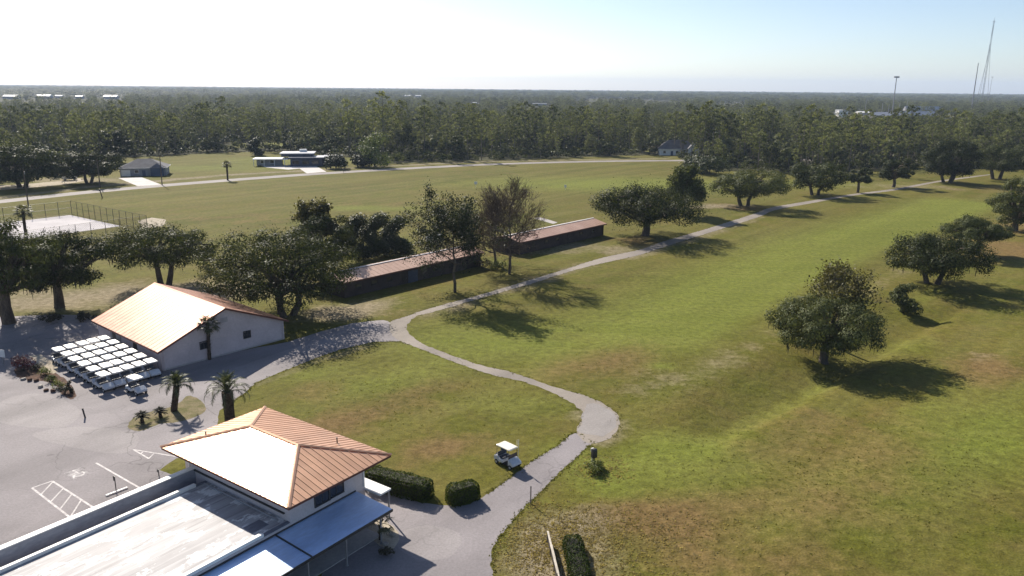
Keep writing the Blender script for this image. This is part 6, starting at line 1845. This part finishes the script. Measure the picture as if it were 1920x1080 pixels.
pts = []
def along(poly, n_, spread):
    for _ in range(n_):
        i = rs.randint(0, len(poly) - 1)
        a, b_ = poly[i], poly[i + 1]
        if max(a[1], b_[1]) > 190: continue
        d = b_ - a; L_ = np.hypot(*d) + 1e-6
        nn = np.array([-d[1], d[0]]) / L_
        pts.append(a + d * rs.rand() + nn * rs.normal() * spread)
along(smooth_closed([g2(*p) for p in path_edge], 0.55, 0, 6), 3800, 0.16)
along(smooth_closed([g2(*p) for p in apron[7:-1]], 0.5, 0, 5, False), 900, 0.14)
along([g2(*p) for p in [(752, 640), (700, 641), (640, 655), (590, 672), (535, 694), (480, 717), (455, 740), (436, 752), (412, 770)]], 500, 0.2)
for (x, y, sx, sy, n_) in [(1500, 880, 16, 9, 700), (760, 740, 9, 7, 400), (1300, 700, 14, 10, 500), (1750, 900, 14, 10, 400)]:
    c0 = g2(x, y)
    for _ in range(n_):
        q = c0 + rs.normal(size=2) * np.array([sx, sy]) * 0.8
        pts.append(q)
pts = np.array(pts)
inner = inside_poly(pts[:, 0], pts[:, 1], list(ap)) | inside_poly(pts[:, 0], pts[:, 1], [g2(*p) for p in path_edge]) | inside_poly(pts[:, 0], pts[:, 1], [g2(*p) for p in lot])
pts = pts[~inner | (rs.rand(len(pts)) < 0.12)]
k = len(pts) * 3
c = np.repeat(pts, 3, 0) + rs.normal(size=(k, 2)) * 0.07
zz_ = terrain(c[:, 0], c[:, 1])
hh = 0.025 + 0.06 * rs.rand(k) ** 2
w = rs.rand(k) * 6.283
dx = np.stack([np.cos(w), np.sin(w), np.zeros(k)], 1) * (0.03 + 0.05 * rs.rand(k))[:, None]
lean = np.stack([rs.normal(size=k) * 0.07, rs.normal(size=k) * 0.07, hh], 1)
B0 = np.stack([c[:, 0], c[:, 1], zz_ + 0.012], 1)
V = np.stack([B0 - dx, B0 + dx, B0 + lean + dx * 0.3, B0 + lean - dx * 0.3], 1).reshape(-1, 3)
M['tuft'] = leaf_mat('tuft', (0.10, 0.105, 0.018), (0.22, 0.205, 0.055), 0.25, 0.5, 0.05)
tag(link('grass_tufts', arr_mesh('grass_tufts', V, 4, [M['tuft']])), kind='stuff')

# ------------------------------------------------------------------ the wood beyond the road
rs = np.random.RandomState(11)
pos_list = []
def scatter(y0, y1, spacing):
    """jittered grid of ground points seen by (or just beside) the camera"""
    X = []
    n = 0
    yy = y0
    while yy < y1:
        half = 0.72 * yy + 40
        m = int(2 * half / spacing)
        x = -half + (np.arange(m) + rs.rand(m)) * spacing
        y = yy + rs.rand(m) * spacing
        X.append(np.stack([x, y], 1))
        yy += spacing
    return np.concatenate(X)
def keep_wood(p, grow):
    m = inside_poly(p[:, 0], p[:, 1], FOREST_POLY) & (clear_mask(p[:, 0], p[:, 1], grow) < 0.35)
    return p[m & (seg_dist(p[:, 0], p[:, 1], ROAD_MID) > 7)]
near = keep_wood(scatter(225, 700, 6.6), 1.1)
gap = 0.5 + 0.28 * np.sin(near[:, 0] * 0.061 + 2 * np.sin(near[:, 1] * 0.021)) + 0.28 * np.sin(near[:, 1] * 0.083 + 2 * np.sin(near[:, 0] * 0.017 + 1))
near = near[rs.rand(len(near)) < 0.45 + 0.75 * gap]
brush = keep_wood(scatter(225, 640, 4.3), 1.05)
brush = brush[rs.rand(len(brush)) < 0.8]
def open_views(p):
    # fields lie in front of the far buildings
    m = np.ones(len(p), bool)
    for x, y, wpx in VIEWS:
        c = g2(x, y)
        t = np.clip((p @ c) / (c @ c), 0, 2)
        side = np.abs(p[:, 0] * c[1] - p[:, 1] * c[0]) / np.hypot(*c)
        m &= ~((t > 0.70) & (t < 1.03) & (side < wpx / px_m(c) * (0.5 + 0.25 * t) + 4))
    return p[m]
VIEWS = [(18, 186, 26), (80, 185, 26), (110, 184.5, 12), (148, 185.5, 13), (206, 186, 24), (765, 183, 12), (784, 183, 10), (890, 197, 7), (1012, 199, 26), (1581, 219, 18), (1668, 223, 70), (1722, 222, 76), (1621, 217, 22), (1150, 188, 60), (1240, 191, 40), (1370, 196, 26), (1095, 192, 20)]
mid_ = open_views(keep_wood(scatter(700, 1700, 10.5), 1.0))
far_ = open_views(keep_wood(scatter(1700, 6500, 28.0), 1.0))
protos = []
def forest_proto(kind, seed):
    if kind == 'pine':
        return pine_mesh(seed, 18.5 + 2.5 * (seed % 3), 0.48, 6.4, 15, 26, 1.05, 'far_leaf', 0.2)
    if kind == 'oak':
        return oak_mesh(seed, 11 + seed % 3, 9.5, 2.5, 'far_leaf_b', 16, 46, 1.05, 0, 0.25, 1, (0, 0), 'bark_far', 0.14)[:2] + (None,)
    if kind == 'grey':
        return twig_tree(seed, 12, 3.5, 0.45, 3, 0.22, 'far_leaf_b', 3, 0.8, 'bark_far', 0.2, 'grey_tree', 0.6, 0.3, 0.5, l0=2.6)
    cen = np.array([(1.5 * math.cos(i * 2.4) * math.sqrt(i / 6), 1.5 * math.sin(i * 2.4) * math.sqrt(i / 6), 1.6 + (i % 3) * 0.5) for i in range(6)])
    r_ = np.random.RandomState(seed)
    mb = MB(); mb.tube([(0, 0, -0.2), (0, 0, 1.6)], [0.12, 0.06], 4)
    return mb.mesh('sapling_trunk', M['bark_far']), arr_mesh('sapling_crown', cluster_leaves(cen, np.full(6, 1.15), 16, 0.85, r_, 0.85, 0.4), 4, [M['brush_leaf']]), None
KINDS = ['pine', 'pine', 'pine', 'pine', 'oak', 'oak', 'oak', 'grey', 'sapling', 'sapling']
PR = [forest_proto(k, 201 + i) for i, k in enumerate(KINDS)]
def choose(p, n):
    """kind of each tree: more broad grey trees on the left, pines in the middle and right"""
    t = np.clip((p[:, 0] / (p[:, 1] + 1) + 0.65) / 1.3, 0, 1)
    u = rs.rand(n)
    patch = 0.5 + 0.5 * np.sin(p[:, 0] * 0.013 + 1.3) * np.sin(p[:, 1] * 0.011 + 0.4)
    ppine = 0.28 + 0.3 * np.clip(t * 1.6, 0, 1) + 0.12 * patch
    k = np.where(u < ppine, rs.randint(0, 4, n), np.where(u < ppine + 0.22, rs.randint(4, 7, n), np.where(u < ppine + 0.22 + 0.09 * (1.3 - t), 7, rs.randint(8, 10, n))))
    return k.astype(np.int32)
kn = choose(near, len(near))
sn = (0.55 + 0.68 * rs.rand(len(near)) + 0.22 * np.sin(near[:, 0] * 0.045 + 1) * np.sin(near[:, 1] * 0.06)) * (0.86 - 0.30 * sst(near[:, 1], 420, 700))
# saplings fill the front of the wood
fdn = seg_dist(near[:, 0], near[:, 1], FRONT)
order = np.argsort(near[:, 1] + 0.0 * near[:, 0] + 2.0 * (np.abs(near[:, 0]) > 0.68 * near[:, 1]) * 1000)
tall = [i for i in order if kn[i] < 8][:300]
LBL = {'pine': ('pine_tree', 'tall thin pine with a bare trunk in the wood edge beyond the road', 'pines at the front of the wood'),
       'oak': ('broadleaf_tree', 'rounded broadleaf tree in the wood edge beyond the road', 'broadleaf trees at the front of the wood'),
       'grey': ('grey_tree', 'sparse grey twiggy tree in the wood edge beyond the road', 'grey trees at the front of the wood')}
single = np.zeros(len(near), bool)
for i in tall:
    single[i] = True
    nm, lb, gp_ = LBL[KINDS[kn[i]]]
    r = empty(nm, (near[i, 0], near[i, 1], 0.0), rs.rand() * 6.283)
    s = sn[i]
    r.scale = (s, s, s * (0.9 + 0.2 * rs.rand()))
    tag(r, lb, 'tree', gp_)
    for n_, me in zip(('trunk', 'crown'), PR[kn[i]]):
        if me is not None: link(n_, me, r)
nb = len(brush)
rest = np.concatenate([near[~single], brush, mid_, far_])
kr = np.concatenate([kn[~single], rs.randint(8, 10, nb), choose(mid_, len(mid_)), choose(far_, len(far_))])
nf_ = len(rest) - len(far_)
kr[nf_:] = np.where(kr[nf_:] >= 7, 4, kr[nf_:])
def tall_k(p):
    # the wood gets lower and scrubbier away from the road
    return np.where(np.arange(len(p)) < len(near) - len(tall) + nb, 1.0, 0.56 + 0.12 * sst(p[:, 1], 1800, 3000))
sr = np.concatenate([sn[~single], 0.35 + 0.85 * rs.rand(nb) ** 1.5, 0.6 + 0.75 * rs.rand(len(mid_)) ** 1.5, 0.7 + 0.6 * rs.rand(len(far_)) ** 2]) * tall_k(rest)
wr = np.concatenate([np.ones(len(near) - len(tall)), 0.9 + 0.7 * rs.rand(nb), np.full(len(mid_), 1.5), np.full(len(far_), 4.2)])
pm = bpy.data.meshes.new('forest')
pm.vertices.add(len(rest))
pm.vertices.foreach_set('co', np.stack([rest[:, 0], rest[:, 1], np.zeros(len(rest))], 1).astype(np.float32).ravel())
for nm, tp, dat in (('kind_index', 'INT', kr.astype(np.int32)), ('tree_scale', 'FLOAT', sr.astype(np.float32)), ('tree_width', 'FLOAT', (sr * wr).astype(np.float32)), ('turn', 'FLOAT', (rs.rand(len(rest)) * 6.283).astype(np.float32))):
    at = pm.attributes.new(nm, tp, 'POINT'); at.data.foreach_set('value', dat)
forest = link('forest', pm); tag(forest, kind='stuff')
# prototype meshes (trunk and crown joined) used only as instances of the forest
def joined(name, pr):
    bm = bmesh.new()
    mats = []
    for me in pr:
        if me is None: continue
        n0 = len(bm.faces)
        bm.from_mesh(me)
        bm.faces.ensure_lookup_table()
        for f in bm.faces[n0:]: f.material_index = len(mats)
        mats.append(me.materials[0])
    me = bpy.data.meshes.new(name); bm.to_mesh(me); bm.free()
    for m_ in mats: me.materials.append(m_)
    return bpy.data.objects.new(name, me)
JO = [joined('forest_' + k, p) for k, p in zip(KINDS, PR)]
ng = bpy.data.node_groups.new('forest', 'GeometryNodeTree')
ng.interface.new_socket('Geometry', in_out='INPUT', socket_type='NodeSocketGeometry')
ng.interface.new_socket('Geometry', in_out='OUTPUT', socket_type='NodeSocketGeometry')
gi, go = ng.nodes.new('NodeGroupInput'), ng.nodes.new('NodeGroupOutput')
jn = ng.nodes.new('GeometryNodeJoinGeometry')
def attr(nm, tp):
    a = ng.nodes.new('GeometryNodeInputNamedAttribute'); a.data_type = tp; a.inputs[0].default_value = nm
    return a.outputs[0]
cx = ng.nodes.new('ShaderNodeCombineXYZ'); sc = ng.nodes.new('ShaderNodeCombineXYZ')
tw, ts, tn = attr('tree_width', 'FLOAT'), attr('tree_scale', 'FLOAT'), attr('turn', 'FLOAT')
ng.links.new(tw, sc.inputs[0]); ng.links.new(tw, sc.inputs[1]); ng.links.new(ts, sc.inputs[2]); ng.links.new(tn, cx.inputs[2])
for k, jo in enumerate(JO):
    oi = ng.nodes.new('GeometryNodeObjectInfo'); oi.inputs[0].default_value = jo; oi.inputs[1].default_value = True
    cmp_ = ng.nodes.new('FunctionNodeCompare'); cmp_.data_type = 'INT'; cmp_.operation = 'EQUAL'
    ng.links.new(attr('kind_index', 'INT'), cmp_.inputs[2]); cmp_.inputs[3].default_value = k
    ip = ng.nodes.new('GeometryNodeInstanceOnPoints')
    ng.links.new(gi.outputs[0], ip.inputs[0]); ng.links.new(cmp_.outputs[0], ip.inputs[1]); ng.links.new(oi.outputs[4], ip.inputs[2])
    ng.links.new(cx.outputs[0], ip.inputs[5]); ng.links.new(sc.outputs[0], ip.inputs[6])
    ng.links.new(ip.outputs[0], jn.inputs[0])
ng.links.new(jn.outputs[0], go.inputs[0])
md = forest.modifiers.new('forest', 'NODES'); md.node_group = ng
print('mast height', round(th), 'forest', len(near), len(mid_), len(far_), 'singles', len(tall))

# ------------------------------------------------------------------ haze
hz, nt, b = new_mat('haze')
nt.nodes.remove(b)
pv = N(nt, 'ShaderNodeVolumePrincipled')
pv.inputs['Color'].default_value = (0.62, 0.76, 1.0, 1)
pv.inputs['Density'].default_value = 0.000085
pv.inputs['Anisotropy'].default_value = 0.15
nt.links.new(pv.outputs[0], nt.nodes['Material Output'].inputs['Volume'])
mb = MB(); mb.box(-15100, 15100, -140, 14100, -4, 190)
o = mb.build('haze', hz); tag(o, kind='stuff')
